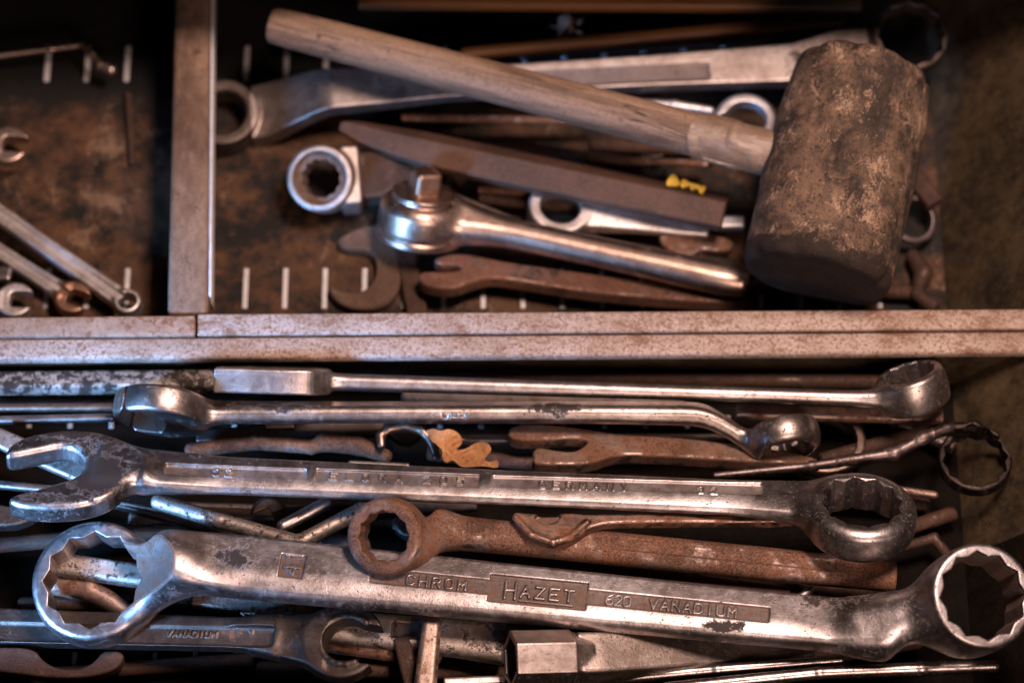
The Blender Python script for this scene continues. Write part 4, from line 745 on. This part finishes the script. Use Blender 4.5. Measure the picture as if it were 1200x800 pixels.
def fluff():
    T = Tool((650, 28, 44), (682, 30, 44), 0, 0.8); r = random.Random(3)
    for k in range(26):
        c = np.array([T.L / 2 + r.gauss(0, 7), r.gauss(0, 7), r.gauss(4, 4)]); e = c + np.array([r.gauss(0, 6), r.gauss(0, 6), r.gauss(0, 4)]); T.add(cap(c, e, 2.2, 1.0), 1)
    T.build('lint_ball', 'small ball of grey lint near the top edge above the orange brown rod', 'lint', FLUFF)
fluff()
def rust_jaw():
    T = Tool((790, 282, 30), (862, 292, 30), 0, 1.0); T.add(poly(T.px([(770, 276), (800, 274), (850, 280), (862, 290), (850, 300), (820, 296), (812, 304), (796, 304), (775, 292)], 0), 0, 9, 4)); T.build('spanner_jaw', 'rusty spanner jaw between the ratchet handle and the mallet head', 'spanner', RUST)
rust_jaw()
strip((842, 262, 40), (872, 262, 40), 9, 7, PALE, 'rod_tip', 'small bright rod tip between the brown flat bar and the mallet head', 'rod')
def right_ring():
    T = Tool((1060, 256, 36), (1110, 262, 36), 0, 1.0); c = np.array([10, 0, 0]); T.add(ring(c, 32, 6, T.view(.3, .2, .93), 4)); T.sub(bore(c, 24, T.view(.3, .2, .93), 0), 1); T.build('loose_ring', 'thin steel ring poking out right of the mallet head', 'ring', metal('blackened_steel', (0.34, 0.29, 0.28)))
right_ring()
chain([(1070, 300, 22), (1082, 320, 24), (1074, 345, 22), (1092, 358, 20)], RUSTD, 'chain_piece', 'dark lumpy metal scrap right of the mallet bottom', 'scrap metal', [9, 12, 8, 10])
strip((1068, 205, 50), (1096, 240, 50), 12, 8, RUSTD, 'rusty_strip', 'dark strip tucked behind the right side of the mallet head', 'steel strip')

# ------------------------------------------------------------------ left compartment
def combo(a, b, hw, ht, m, label, end, Rr, roll=0, openang=0.0, mats=None):
    T = Tool(a, b, roll, 0.85); L = T.L; w = hw
    T.add(bar([0, L * .5, L - Rr * .6], [w, w, w * 1.15], [ht, ht, ht * 1.15], 0, 0, 3, 10)); c = np.array([L, 0, 0])
    if end == 'ring': T.add(ring(c, Rr, ht + 5, (0, 0, 1), 4), 6); T.sub(bore(c, Rr * .62, (0, 0, 1), 12, .1, ht + 5, 1.5), .8)
    else: open_jaw(T, (L + 2, 0, 0), Rr, ht + 3, Rr * .46, openang)
    g = box((L * .55, 0, ht + 3), L * .42, w * .45, 5, 2); T.sub(g, .8)
    T.build('combination_spanner', label, 'spanner', m, [('box_end' if end == 'ring' else 'open_end', above(L - Rr * .85))], 'shank', mats, lambda V: np.clip(1 - np.maximum(g[0](V), 0) / 1.2, 0, 1) * .35)
combo((-40, 224, 30), (150, 357, 30), 11.5, 7, PALE, 'silver spanner slanting across the left compartment, ending in a small ring', 'ring', 17)
combo((-40, 270, 24), (84, 350, 24), 10, 6, PALE, 'silver spanner with a coppery open jaw, beside the small ring spanner', 'open', 23, 0, 0.25, {'open_end': COPPER})
def left_jaws():
    T = Tool((-30, 355, 34), (20, 354, 34), 0, 0.9); T.add(bar([-10, 30], 12, 6, 0, 0, 3, 1)); open_jaw(T, (T.L - 2, 0, 0), 24, 9, 11, -0.05); T.build('open_spanner', 'pale open spanner jaw at the left edge in the corner by the rail', 'spanner', PALE)
    T = Tool((-30, 172, 40), (14, 172, 40), 0, 0.9); T.add(bar([-10, 30], 12, 6, 0, 0, 3, 1)); open_jaw(T, (T.L - 4, 0, 0), 27, 9, 11, -0.1); T.build('open_spanner', 'small steel open jaw at the left edge halfway up the left compartment', 'spanner', metal('coppery_plated', (0.66, .50, .44), .38, .1, .12, seed=41))
    T = Tool((-30, 320, 26), (14, 322, 26), 0, 0.9); T.add(bar([-10, T.L], 11, 6, 0, 0, 5, 1)); T.build('rod_tip', 'dull grey rod tip at the left edge above the corner jaw', 'rod', SATIN)
left_jaws()
chain([(-20, 68, 40), (60, 58, 44), (96, 53, 46), (108, 64, 46), (117, 77, 44), (130, 82, 44)], metal('coppery_plated', (0.66, .50, .44), .38), 'bent_rod', 'thin bent rod with a bright knob near the top of the left compartment', 'rod', [3.5, 3.5, 3.5, 4.5, 6, 7])
chain([(150, 112, 5), (155, 190, 5)], RUSTD, 'dark_rod', 'faint dark rod lying along the right side of the left compartment floor', 'rod', 5)
